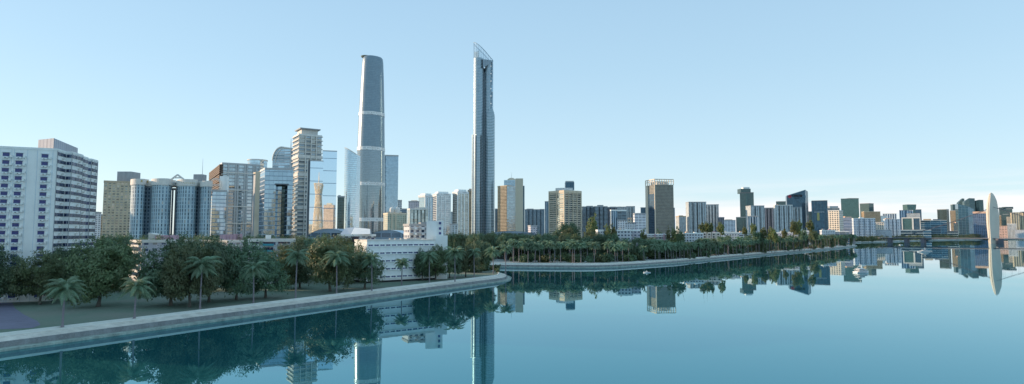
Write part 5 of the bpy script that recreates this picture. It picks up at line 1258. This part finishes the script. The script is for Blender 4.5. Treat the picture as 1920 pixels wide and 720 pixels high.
# palms of the rows behind
for i in range(205):
    px = 905 + 700 * rng.random() ** .85; d0 = H * F / (shoreW(px) - HZ); D = d0 + rng.uniform(35, 130 + (px - 900) * .1); h = rng.uniform(16.5, 20.5) * (1.1 if px > 1350 else 1)
    L = 'palm behind the front row, below ' + lm(px); far_palm(px, D, h, L, L, i)
for i in range(70):
    px = 838 + 200 * rng.random(); D = rng.uniform(560, 740); p = P(px, 450, D)
    L = ('leafy tree' if i % 3 else 'olive green tree') + ' in the dense grove below ' + lm(px); tree(px, 0, 0, 1, L, 'broad', D, L) if False else None
    zt_ = zat(436.5 + 7 * rng.random() + (px > 960) * 3, D); r = rng.uniform(6.5, 9.5); root = thing('broadleaf_tree', L, 'tree', (p.x, D, G), L); root.rotation_euler = (0, 0, rng.uniform(0, 6)); tr, cr = TREE[i % 5]
    s = (r / 8.2, r / 8.2, (zt_ - G) / 20.2)
    for nm, me in (('trunk', tr), ('crown', cr)): o = ob(nm, me, root); o.scale = s
for i in range(125):
    px = 1040 + 250 * rng.random() if i % 5 < 2 else 1285 + 315 * rng.random(); d0 = H * F / (shoreW(px) - HZ); D = d0 + (rng.uniform(70, 190) if i % 5 < 2 else rng.uniform(45, 74)); p = P(px, 450, D)
    L = 'dark leafy tree among palms below ' + lm(px); root = thing('broadleaf_tree', L, 'tree', (p.x, D, G), L); root.rotation_euler = (0, 0, rng.uniform(0, 6)); tr, cr = TREE[(i * 3) % 5]
    r = rng.uniform(4.5, 7.5); hh = rng.uniform(11, 17.5) if i % 5 < 2 else zat(topz(px) - 3 + 5 * rng.random(), D) - G; s = (r / 8.2, r / 8.2, hh / 20.2)
    for nm, me in (('trunk', tr), ('crown', cr)): o = ob(nm, me, root); o.scale = s
for i in range(46):
    px = 945 + 215 * rng.random(); d0 = H * F / (shoreW(px) - HZ); D = d0 + rng.uniform(60, 150); L = 'dark leafy tree among palms below ' + lm(px)
    tree(px, 0, 438.5 + 7 * rng.random(), rng.uniform(11, 16), L, 'broad', D, L)
for i in range(22):
    px = 1165 + 120 * rng.random(); d0 = H * F / (shoreW(px) - HZ); D = d0 + rng.uniform(45, 72); L = 'dark leafy tree among palms below ' + lm(px)
    tree(px, 0, 452 + 7 * rng.random(), rng.uniform(9, 13), L, 'broad', D, L)
for i in range(110):
    px = 960 + 640 * rng.random(); d0 = H * F / (shoreW(px) - HZ); D = d0 + rng.uniform(26, 60 + (px - 900) * .05); p = P(px, 450, D)
    L = 'dark shrub under palms below ' + lm(px); shrub((p.x, D), rng.uniform(1.1, 2.3), L, L)
for i in range(24):
    px = 845 + 90 * rng.random(); b_ = GP(px, 512 - 6 * rng.random()); L = 'low shrub in the grove near the tip of the first shore'; shrub((b_.x, b_.y + 3), rng.uniform(.6, 1.1), L, L) if b_.y < W(905, 511.5).y - 10 else None
# taller trees above the grove
for a_ in ((1058, 418, 11, 'broad', 820, 'broad dark tree at the foot of the cream hotel tower'), (1076, 417, 12, 'broad', 800, 'bushy dark tree at the right foot of the cream hotel tower'), (1042, 430, 10, 'broad', 760, 'lower dark tree at the left foot of the cream hotel tower'), (1066, 426, 12, 'broad', 740, 'dark tree between the two bushy ones at the cream hotel tower'),
 (1110, 401, 12, 'slender', 780, 'tall narrow tree standing alone before the dark banded apartments'), (1105, 430, 13, 'broad', 700, 'pale green tree under the tall narrow tree'), (1140, 421, 9, 'slender', 760, 'left one of two feathery trees before the right part of the long apartment row'), (1153, 420, 10, 'slender', 780, 'right one of two feathery trees before the right part of the long apartment row'),
 (1123, 436, 9, 'broad', 690, 'low dark tree right of the white house'), (1206, 429, 8, 'slender', 640, 'green tree at the left foot of the olive gold box tower'), (1236, 430, 7, 'slender', 650, 'tree before the corner of the olive gold box tower'), (1250, 427, 8, 'slender', 640, 'tree before the right face of the olive gold box tower'), (1265, 426, 10, 'slender', 620, 'bushy tree at the right foot of the olive gold box tower'), (1276, 432, 8, 'broad', 600, 'low tree beside the flats with the pale green gable'),
 (1316, 417.5, 6.5, 'round', 700, 'olive crowned tree, leftmost of the four with thin stems before the grey apartment towers'), (1325, 417, 6.5, 'round', 720, 'olive crowned tree, second of the four with thin stems before the grey apartment towers'), (1334, 418, 6, 'round', 700, 'green crowned tree, third of the four with thin stems before the grey apartment towers'), (1351.5, 417, 8, 'round', 710, 'broad olive tree, rightmost of the four with thin stems before the grey apartment towers'),
 (1396, 425.5, 5, 'round', 800, 'little olive tree at the left foot of the tower with a peach end'), (1412, 419, 7, 'round', 820, 'green tree before the tower with a peach end'), (1431, 426.5, 7, 'round', 800, 'green tree before the dark grey apartment tower'), (1446, 427, 8, 'round', 790, 'olive tree before the left end of the pale apartments'), (1452, 431, 8, 'round', 760, 'lower tree beside the white and pink flats'), (1471, 429, 6, 'round', 830, 'small tree before the pale apartments'),
 (1488, 414, 8, 'round', 850, 'left half of the big olive tree pair below the slanted roof tower'), (1498, 414, 9, 'round', 860, 'right half of the big olive tree pair below the slanted roof tower'), (1519, 413, 7.5, 'round', 870, 'single olive tree right of the pair below the slanted roof tower'), (1507, 430, 8, 'broad', 900, 'low tree behind the little white house'), (1525, 431, 8, 'broad', 920, 'low tree at the foot of the navy blocks'), (1420, 434, 9, 'broad', 800, 'low tree left of the tiny white house')):
    px, yt, hw, kd, D, L = a_; tree(px, 0, yt, hw, L, kd, D)
for i in range(44):       # greenery between the low blocks of the left half
    px = 200 + 450 * rng.random(); D = rng.uniform(305, 420); L = 'background tree in the belt of greenery below ' + lm(px); tree(px, 0, 442 + 6 * rng.random(), 22, L, 'broad', D, L)

# far bank: woodland belt that reads as one mass
v = []; fc = []; rng = random.Random(5)
belt = []
for k in range(len(shore) - 1):
    pass
bx = [(1540, 457.0), (1595, 455.6), (1650, 454), (1740, 451), (1830, 449.6), (1920, 448.6), (2050, 447.6)]
for i in range(420):
    px = 1520 + 560 * rng.random()
    for k in range(len(bx) - 1):
        if bx[k][0] <= px <= bx[k + 1][0] or k == 0 and px < bx[0][0]:
            w_ = bx[k][1] + (bx[k + 1][1] - bx[k][1]) * (px - bx[k][0]) / (bx[k + 1][0] - bx[k][0]); break
    D = H * F / (w_ - HZ) + rng.uniform(22, 160); p = P(px, 445, D); hh = rng.uniform(12, 21) * D / 2300; r = rng.uniform(7, 11) * D / 2300
    for c in range(34):
        d = Vector((rng.gauss(0, 1), rng.gauss(0, 1), rng.gauss(0, 1))).normalized(); cc = Vector((p.x, D, G + hh * .55)) + Vector((d.x * r, d.y * r, d.z * hh * .45))
        for e in range(5):
            n_ = (d + Vector((rng.uniform(-1, 1), rng.uniform(-1, 1), rng.uniform(-1, 1)))).normalized(); a = n_.orthogonal().normalized(); b2 = n_.cross(a); s = rng.uniform(.8, 1.9); o_ = cc + Vector((rng.gauss(0, 1.2), rng.gauss(0, 1.2), rng.gauss(0, 1.2))); i0 = len(v)
            v += [tuple(o_ - a * s), tuple(o_ - b2 * s * .6), tuple(o_ + a * s), tuple(o_ + b2 * s * .6)]; fc.append((i0, i0 + 1, i0 + 2, i0 + 3))
me = bpy.data.meshes.new('tree_belt'); me.from_pydata(v, [], fc); me.materials.append(M['leaf2']); o = ob('tree_belt', me); tag(o, 'continuous dark belt of woodland along the far bank', 'trees', kind='stuff')

# ================================================================== bridge
M['deck'] = plain('bridge_concrete', (.15, .15, .18), var=.12, scale=.1)
M['pylon'] = plain('cream_pylon_concrete', (.62, .58, .50), rough=.6, var=.05, scale=.08)
M['cable'] = plain('cable_steel', (.10, .11, .14), rough=.5, metal=.4)
DP = H * F / (456.8 - HZ); pb = P(1868, 456.8, DP); A = P(1649, 450, H * F / (454.3 - HZ) * .985); ex = Vector((pb.x - A.x, pb.y - A.y)); e = ex.normalized(); nn = Vector((-e.y, e.x)); end = Vector((pb.x, pb.y)) + e * 900
root = thing('suspension_bridge', 'grey suspension bridge with a cream ring shaped pylon at the right edge', 'bridge', (pb.x, pb.y, 0))
LD = ex.length; q = MB(); n = 24
for i in range(n):
    t0, t1 = i / n, (i + 1) / n; c0 = Vector((A.x, A.y)) + e * (LD + 900) * t0; c1 = Vector((A.x, A.y)) + e * (LD + 900) * t1
    zz = lambda t: 14.2 - 1.0 * t
    for (o0, za, zb_) in ((9, -1.6, 0), (13, -.2, .9)):
        a0, a1, b0, b1 = c0 - nn * o0, c1 - nn * o0, c0 + nn * o0, c1 + nn * o0
        q.face([(*a0, zz(t0) + za), (*a1, zz(t1) + za), (*a1, zz(t1) + zb_), (*a0, zz(t0) + zb_)]); q.face([(*b1, zz(t1) + za), (*b0, zz(t0) + za), (*b0, zz(t0) + zb_), (*b1, zz(t1) + zb_)])
        q.face([(*a0, zz(t0) + zb_), (*a1, zz(t1) + zb_), (*b1, zz(t1) + zb_), (*b0, zz(t0) + zb_)]); q.face([(*b0, zz(t0) + za), (*b1, zz(t1) + za), (*a1, zz(t1) + za), (*a0, zz(t0) + za)])
q.build('deck', M['deck'], root)
for s in (-12.6, 12.6):
    q = MB(); c0 = Vector((A.x, A.y)) + nn * s; c1 = c0 + e * (LD + 900); q.tube((*c0, 15.9), (*c1, 14.9), .16, .16, 4); q.build('railing', M['steel'], root)
for px in (1669, 1700.5, 1731.5):
    k = P(px, 455, 1).x; t = (k * A.y - A.x) / (e.x - k * e.y); c = Vector((A.x, A.y)) + e * t; q = MB(); q.box(c, 9, 20, -2, 12.4, math.atan2(e.y, e.x)); q.box(c, 12, 22, 11, 12.6, math.atan2(e.y, e.x)); q.build('pier', M['deck'], root)
# pylon: two leaning shells joined at the top, seen nearly edge on
zt_ = zat(361.3, DP); q = MB(); Q2 = MB()
view = Vector((pb.x, pb.y)).normalized(); side = Vector((view.y, -view.x))      # to the right in the picture
ax = (view * .985 + side * .17).normalized(); th = Vector((-ax.y, ax.x)) * -1     # ring plane axis and its normal
lv = [(460, 1853.8, 1866.8), (450, 1853.0, 1867), (438, 1851.6, 1867.8), (425, 1850.2, 1868.4), (412, 1849.2, 1868.6), (400, 1848.8, 1868.6), (390, 1849.2, 1868.4), (381, 1850.2, 1867.8), (374, 1851.4, 1866.8), (368, 1852.8, 1865), (364, 1854.4, 1862.6), (361.4, 1856.6, 1859.6)]
def loft(q, secs):
    for i in range(len(secs) - 1):
        for k in range(len(secs[0])):
            j = (k + 1) % len(secs[0]); q.face([secs[i][k], secs[i][j], secs[i + 1][j], secs[i + 1][k]])
    q.face(secs[-1])
secs = []
for y, xl, xr in lv:
    w_ = xr - xl; k_ = min(1, w_ / 14)
    secs.append([P(xl, y, DP + 13 * k_), P(xl + w_ * .17, y, DP - 3 * k_), P(xl + w_ * .20, y, DP - 1.5 * k_), P(xl + w_ * .24, y, DP - 5.5 * k_), P(xl + w_ * .34, y, DP - 7 * k_), P(xr, y, DP), P(xr - w_ * .12, y, DP + 16 * k_)])
loft(q, secs)
py = q.build('front_leg', M['pylon'], root)
q = MB(); secs = []
for y, xl, xr in ((458, 1867.6, 1872.6), (446, 1867.8, 1873.4), (430, 1868, 1873.8), (412, 1868.4, 1873.6), (400, 1868.4, 1872.8), (388, 1867, 1871), (376, 1864, 1868.6), (367, 1860, 1864.6)):
    Y_ = DP + 34 - 16 * max(0, (388 - y) / 21); secs.append([P(xl - 3, y, Y_ + 16), P(xl - .5, y, Y_), P(xr, y, Y_ + 4), P(xr + .2, y, Y_ + 18)])
loft(q, secs); q.build('rear_leg', M['pylon'], root)
q = MB(); c_ = P(1870, 452, DP + 30); q.box((c_.x, c_.y), 16, 26, -2, 12, 0); q.build('pier', M['deck'], root)
top = zat(372, DP)
def cab(P0, P1, sag, name, hang=False, n=26, zd=14.6, step=2):
    q = MB(); pr = None; hs = []
    for i in range(n + 1):
        t = i / n; p = P0.lerp(P1, t); p.z -= sag * 4 * t * (1 - t)
        if pr is not None: q.tube(pr, p, .55, .55, 5, cap=False)
        if 0 < i < n and i % 1 == 0: hs.append(p)
        pr = p
    q.build(name, M['cable'], root)
    for p in hs:
        if p.z > zd + 1: q = MB(); q.tube(p, (p.x, p.y, zd), .12, .12, 4, cap=False); q.build('hanger', M['cable'], root)
pc = Vector((pb.x, pb.y))
tz = zat(388, DP)
for s in (-7, 7):
    b0 = pc - e * 2 + nn * s; L_ = pc - e * (LD - 20) + nn * s; cab(Vector((*b0, tz)), Vector((*(pc - e * (LD * .86) + nn * s), 15)), 7, 'main_cable')
    R_ = pc + e * 900 + nn * s; cab(Vector((*b0, tz)), Vector((*(pc + e * 420 + nn * s), 22)), 30, 'main_cable')

# ================================================================== boats
M['hullw'] = plain('white_gelcoat', (.70, .74, .76), rough=.3, var=.04)
M['tint'] = plain('tinted_glass', (.02, .03, .05), rough=.08, var=.1)
def boat(name, label, px, w, heading, L, B, decks=2, arch=True):
    b_ = GP(px, w, 0); root = thing(name, label, 'boat', (0, 0, 0)); n = 10; secs = []
    for i in range(n + 1):
        t = i / n; x = -L / 2 + L * t; bw = B / 2 * (1 if t < .55 else math.cos((t - .55) / .45 * math.pi / 2) ** .8) * (.92 + .08 * min(1, t * 4)); sh = .95 * B * .2 + .3 * B * .3 * max(0, t - .4) ** 1.5 * 2
        secs.append([(x, -bw, sh), (x + (.06 * L if t > .9 else 0) * 0, -bw * .82, .08), (x - .05 * L * max(0, t - .7), 0, -.5), (x, bw * .82, .08), (x, bw, sh)])
    q = MB()
    for i in range(n):
        for k in range(4): q.face([secs[i][k], secs[i][k + 1], secs[i + 1][k + 1], secs[i + 1][k]][::-1])
        q.face([secs[i][0], secs[i + 1][0], secs[i + 1][4], secs[i][4]])
    q.face([secs[0][k] for k in range(5)]); q.build('hull', M['hullw'], root)
    z = B * .19
    if decks == 0:
        q = MB(); q.prism([(-L * .12, -B * .3), (L * .12, -B * .26), (L * .12, B * .26), (-L * .12, B * .3)], z - .1, z + .35); q.build('console', M['hullw'], root)
        q = MB(); q.tube((-L * .05, -B * .36, z), (L * .04, -B * .3, z + 1.1), .06, .06, 5); q.tube((-L * .05, B * .36, z), (L * .04, B * .3, z + 1.1), .06, .06, 5); q.tube((L * .04, -B * .3, z + 1.1), (L * .04, B * .3, z + 1.1), .06, .06, 5); q.tube((L * .04, 0, z + 1.1), (L * .22, 0, z), .06, .06, 5); q.build('windscreen_frame', M['hullw'], root)
    for d in range(decks):
        l0, l1 = -L * (.36 - .06 * d), L * (.22 - .16 * d); bw = B * (.42 - .05 * d); hh = B * .19
        q = MB(); q.prism([(l0, -bw), (l1, -bw), (l1 + L * .07, -bw * .4), (l1 + L * .07, bw * .4), (l1, bw), (l0, bw)], z, z + hh); q.build('cabin', M['hullw'], root)
        q = MB(); q.prism([(l0 - .05, -bw - .06), (l1 - .1, -bw - .06), (l1 + L * .075, -bw * .4), (l1 + L * .075, bw * .4), (l1 - .1, bw + .06), (l0 - .05, bw + .06)], z + hh * .3, z + hh * .75); q.build('window', M['tint'], root)
        q = MB(); q.prism([(l0 - L * .06, -bw - .15), (l1, -bw - .15), (l1 + L * .05, -bw * .4), (l1 + L * .05, bw * .4), (l1, bw + .15), (l0 - L * .06, bw + .15)], z + hh, z + hh + .16, base=True); q.build('cabin_roof', M['hullw'], root)
        z += hh + .16
    if arch:
        q = MB(); xa = -L * .16
        q.tube((xa - .5, -B * .32, z), (xa + .3, -B * .22, z + 1.5), .11, .11, 5); q.tube((xa - .5, B * .32, z), (xa + .3, B * .22, z + 1.5), .11, .11, 5); q.tube((xa + .3, -B * .22, z + 1.5), (xa + .3, B * .22, z + 1.5), .11, .11, 5); q.build('radar_arch', M['hullw'], root)
        q = MB(); q.tube((xa + .3, 0, z + 1.0), (xa + .3, 0, z + 4.0), .1, .07, 6); q.tube((xa + .3, -.7, z + 2.6), (xa + .3, .7, z + 2.6), .06, .06, 4); q.build('mast', M['hullw'], root)
        q = MB(); q.tube((-L * .5, -B * .4, B * .3 + .6), (-L * .5, B * .4, B * .3 + .6), .05, .05, 4); q.tube((L * .1, -B * .44, B * .3 + .7), (L * .5, 0, B * .36 + .7), .05, .05, 4); q.tube((L * .1, B * .44, B * .3 + .7), (L * .5, 0, B * .36 + .7), .05, .05, 4); q.build('rail', M['steel'], root)
    root.location = (b_.x, b_.y, 0); root.rotation_euler = (0, 0, heading)
boat('motor_yacht', 'white motor yacht seen from its stern, nearer of the two yachts', 1616, 511.5, R(14), 11.5, 5.2)
boat('motor_yacht', 'white motor yacht lying side on near the bridge piers', 1731, 472.6, R(172), 17, 5.2)
boat('speedboat', 'small open white speedboat off the second promenade', 1213, 511.5, R(176), 5.2, 2.4, 0, False)
boat('small_boat', 'tiny white boat close to the first bridge pier', 1689, 459.6, R(170), 9, 4, 1, False)
boat('small_boat', 'tiny white boat just off the tip of the second shore', 1603, 468.5, R(60), 4, 3, 1, True)
M['peachcol'] = facade('facade_peach_columns', (.70, .50, .36), (.20, .17, .16), fh=3.6, bw=5, gh=.5, gw=.5, metal=.3, rough=.2)
# ================================================================== city outside the frame (left towers added to shade the shore, blocks behind fill the reflections)
rng = random.Random(21)
for i, (x, y, w_, d_, h_, mt) in enumerate(((-330, 215, 46, 20, 62, 'apt_white'), (-345, 300, 42, 24, 74, 'apt_blue'), (-400, 390, 50, 24, 84, 'apt_band'), (-480, 260, 40, 24, 88, 'grey_col'), (-470, 500, 60, 26, 92, 'apt_white'), (-560, 420, 50, 26, 110, 'tan_grid'), (-620, 640, 60, 28, 110, 'apt_blue'), (-250, 120, 30, 16, 34, 'low_white'), (-760, 560, 60, 30, 130, 'grey_col'), (-880, 820, 60, 40, 140, 'glass_mid'), (-1000, 980, 60, 40, 150, 'tan_grid'))):
    root = thing('apartment_tower', 'unseen apartment tower added beyond the left edge to shade the near shore', 'building', (x, y, G), 'shading towers added beyond the left edge')
    q = MB(); an = R(-40 + 23 * (i % 4)); q.box((x, y), w_, d_, G, G + h_, an); q.build('wall', M[mt], root)
    q = MB(); q.box((x, y), w_ * .4, d_ * .6, G + h_ + .01, G + h_ + 5, an); q.build('roof_box', M['grey'], root)
mats = ['tan_grid', 'cream_grid', 'white_grid', 'apt_white', 'tan_slab', 'cream_col', 'apt_band', 'brown_grid']
for i in range(46):
    an0 = R(rng.uniform(-80, 60)); rr = rng.uniform(650, 1900)
    x, y = 150 + rr * math.sin(an0), -120 - rr * math.cos(an0); hh = rng.uniform(30, 110) * (1.2 if i % 6 == 0 else 1)
    if x < -60 and abs(x + 70) / abs(y + 600) < 1.2 and x < -.45 * abs(y) + 150: continue
    if abs(math.atan2(x, -y) - math.atan2(153, 476)) < .09 and rr < 1000: continue
    root = thing('city_block', 'sunlit block of the city on the opposite bank behind the viewer', 'building', (x, y, 2.4), 'blocks behind the viewer')
    q = MB(); an = R(rng.uniform(0, 90)); w_ = rng.uniform(26, 50); q.box((x, y), w_, rng.uniform(20, 34), 2.4, hh, an); q.build('wall', M[mats[i % len(mats)]], root)
for i, (az_, rr, hh, w_, mt) in enumerate(((20.5, 800, 128, 34, 'peachcol'), (22.5, 950, 90, 46, 'cream_grid'), (25, 820, 105, 30, 'tan_grid'), (28.5, 900, 150, 34, 'peachcol'), (31, 780, 80, 40, 'peachf'), (34, 980, 130, 44, 'peachcol'), (14.5, 1050, 95, 44, 'tan_grid'), (11, 900, 140, 34, 'cream_grid'), (6.5, 1000, 105, 40, 'brown_grid'), (2.5, 860, 150, 34, 'tan_grid'), (-2, 950, 110, 44, 'cream_col'), (16.2, 1250, 60, 60, 'cream_grid'), (38, 900, 110, 40, 'tan_grid'))):
    x, y = rr * math.sin(R(az_)), -rr * math.cos(R(az_)); root = thing('city_block', 'sunlit block of the city on the opposite bank behind the viewer', 'building', (x, y, 2.4), 'blocks behind the viewer')
    q = MB(); q.box((x, y), w_, 24, 2.4, hh, R(az_ + 14)); q.build('wall', M[mt], root)
    q = MB(); q.box((x, y), w_ * .5, 12, hh + .01, hh + 6, R(az_ + 14)); q.build('roof_box', M['cream'], root)
# lattice tower behind the viewer, seen mirrored in the glass slabs
k = P(597, 380, 1.0).x; uu = Vector((k, 1)).normalized(); LX, LY = -uu.x * 560, -uu.y * 560
M['lattice'] = plain('cream_lattice', (.90, .68, .46), var=.05)
root = thing('lattice_tower', 'twisted lattice tower behind the viewer, seen mirrored in the glass slabs', 'tower', (LX, LY, 2.4))
LH = 178
def hr(z): t = z / LH; return 20 - 11.5 * (min(t, .8) / .8) ** .8 + max(0, t - .8) * 27
q = MB(); n = 22
for i in range(n):
    for s in (1, -.35):
        pr = None
        for j in range(15):
            z = LH * j / 14; a = 2 * math.pi * i / n + s * 1.1 * j / 14; r = hr(z) * (1 if s == 1 else .94); p = Vector((LX + r * math.cos(a), LY + r * math.sin(a), 2.4 + z))
            if pr is not None: q.tube(pr, p, (.75 if s == 1 else .4), (.75 if s == 1 else .4), 5, cap=False)
            pr = p
q.build('lattice', M['lattice'], root)
for j in range(20):
    z = 6 + 9 * j; r = hr(z) * .95; q = MB(); pr = None
    for i in range(25):
        a = 2 * math.pi * i / 24; p = Vector((LX + r * math.cos(a), LY + r * math.sin(a), 2.4 + z)); 
        if pr is not None: q.tube(pr, p, .5, .5, 4, cap=False)
        pr = p
    q.build('ring', M['lattice'], root)
q = MB(); q.tube((LX, LY, 2.4), (LX, LY, LH - 8), 5, 4, 16); q.build('core', M['tan'], root)
q = MB(); q.tube((LX, LY, LH - 8), (LX, LY, LH + 36), 2, .6, 8); q.build('mast', M['lattice'], root)

# ================================================================== light, sky, camera
EL, AZ = R(SUN_EL), R(SUN_AZ)         # azimuth measured to the left of the view direction (+Y)
sd = Vector((-math.sin(AZ) * math.cos(EL), math.cos(AZ) * math.cos(EL), math.sin(EL)))
sl = bpy.data.lights.new('sun', 'SUN'); sl.energy = SUN_E; sl.angle = R(.6); sl.color = (1.0, .70, .46)
so = bpy.data.objects.new('sun', sl); COL.objects.link(so); so.rotation_euler = (-sd).to_track_quat('-Z', 'Y').to_euler(); so.location = (0, 0, 500)
w = bpy.data.worlds.new('World'); sc.world = w; w.use_nodes = True; nt = w.node_tree
bg = nt.nodes['Background']; bg.inputs['Strength'].default_value = SKY_S
sk = N(nt, 'ShaderNodeTexSky', sky_type='NISHITA'); sk.sun_disc = False; sk.sun_elevation = EL; sk.sun_rotation = -AZ; sk.air_density = SKY_AIR; sk.dust_density = SKY_DUST; sk.ozone_density = SKY_OZ; sk.altitude = 0
tc = N(nt, 'ShaderNodeTexCoord'); sp = N(nt, 'ShaderNodeSeparateXYZ'); nt.links.new(tc.outputs['Generated'], sp.inputs[0])
mp = N(nt, 'ShaderNodeMapping'); mp.inputs['Scale'].default_value = (1.6, 1.6, 24); mp.inputs['Location'].default_value = (.4, .1, 3.1); nt.links.new(tc.outputs['Generated'], mp.inputs[0])
ns = N(nt, 'ShaderNodeTexNoise'); ns.inputs['Scale'].default_value = 1.6; ns.inputs['Detail'].default_value = 7; ns.inputs['Roughness'].default_value = .55; nt.links.new(mp.outputs[0], ns.inputs['Vector'])
cf = N(nt, 'ShaderNodeMapRange'); cf.inputs['From Min'].default_value = .40; cf.inputs['From Max'].default_value = .60; nt.links.new(ns.outputs[0], cf.inputs[0])
lo = N(nt, 'ShaderNodeMapRange'); lo.inputs['From Min'].default_value = .085; lo.inputs['From Max'].default_value = .03; nt.links.new(sp.outputs[2], lo.inputs[0])
az = N(nt, 'ShaderNodeMapRange'); az.inputs['From Min'].default_value = .08; az.inputs['From Max'].default_value = .45; nt.links.new(sp.outputs[0], az.inputs[0])
cl = mth(nt, 'MULTIPLY', mth(nt, 'MULTIPLY', cf.outputs[0], lo.outputs[0]), mth(nt, 'MULTIPLY', az.outputs[0], .85))
tint = N(nt, 'ShaderNodeMix', data_type='RGBA', blend_type='MULTIPLY'); tint.inputs[0].default_value = 1; nt.links.new(sk.outputs[0], tint.inputs[6]); tint.inputs[7].default_value = (*SKY_TINT, 1)
rp = N(nt, 'ShaderNodeValToRGB'); nt.links.new(sp.outputs[2], rp.inputs[0]); el_ = rp.color_ramp.elements
for i_, (p_, c_) in enumerate(VEIL):
    e_ = el_[i_] if i_ < 2 else el_.new(p_)
    e_.position = p_; e_.color = (*c_, 1)
vs_ = N(nt, 'ShaderNodeVectorMath', operation='SCALE'); nt.links.new(rp.outputs[0], vs_.inputs[0]); vs_.inputs['Scale'].default_value = VEIL_S
base_ = mixc(nt, VEIL_F, tint.outputs[2], vs_.outputs[0])
mix = mixc(nt, cl, base_, CLOUD)
nt.links.new(mix, bg.inputs['Color'])

cd = bpy.data.cameras.new('camera'); cam = bpy.data.objects.new('camera', cd); COL.objects.link(cam); cam.location = (0, 0, H); cam.rotation_euler = (math.pi / 2 + TH, 0, 0)
cd.sensor_fit = 'HORIZONTAL'; cd.sensor_width = 36; cd.lens = 36 * F / 1920; cd.clip_start = .5; cd.clip_end = 80000; sc.camera = cam
sc.view_settings.view_transform = 'Standard'; sc.view_settings.look = 'None'; sc.view_settings.exposure = EXPO; sc.view_settings.gamma = 1; sc.view_settings.use_curve_mapping = False
sc.cycles.max_bounces = 7; sc.cycles.glossy_bounces = 5; sc.cycles.diffuse_bounces = 3; sc.cycles.transparent_max_bounces = 8; sc.cycles.sample_clamp_indirect = 6
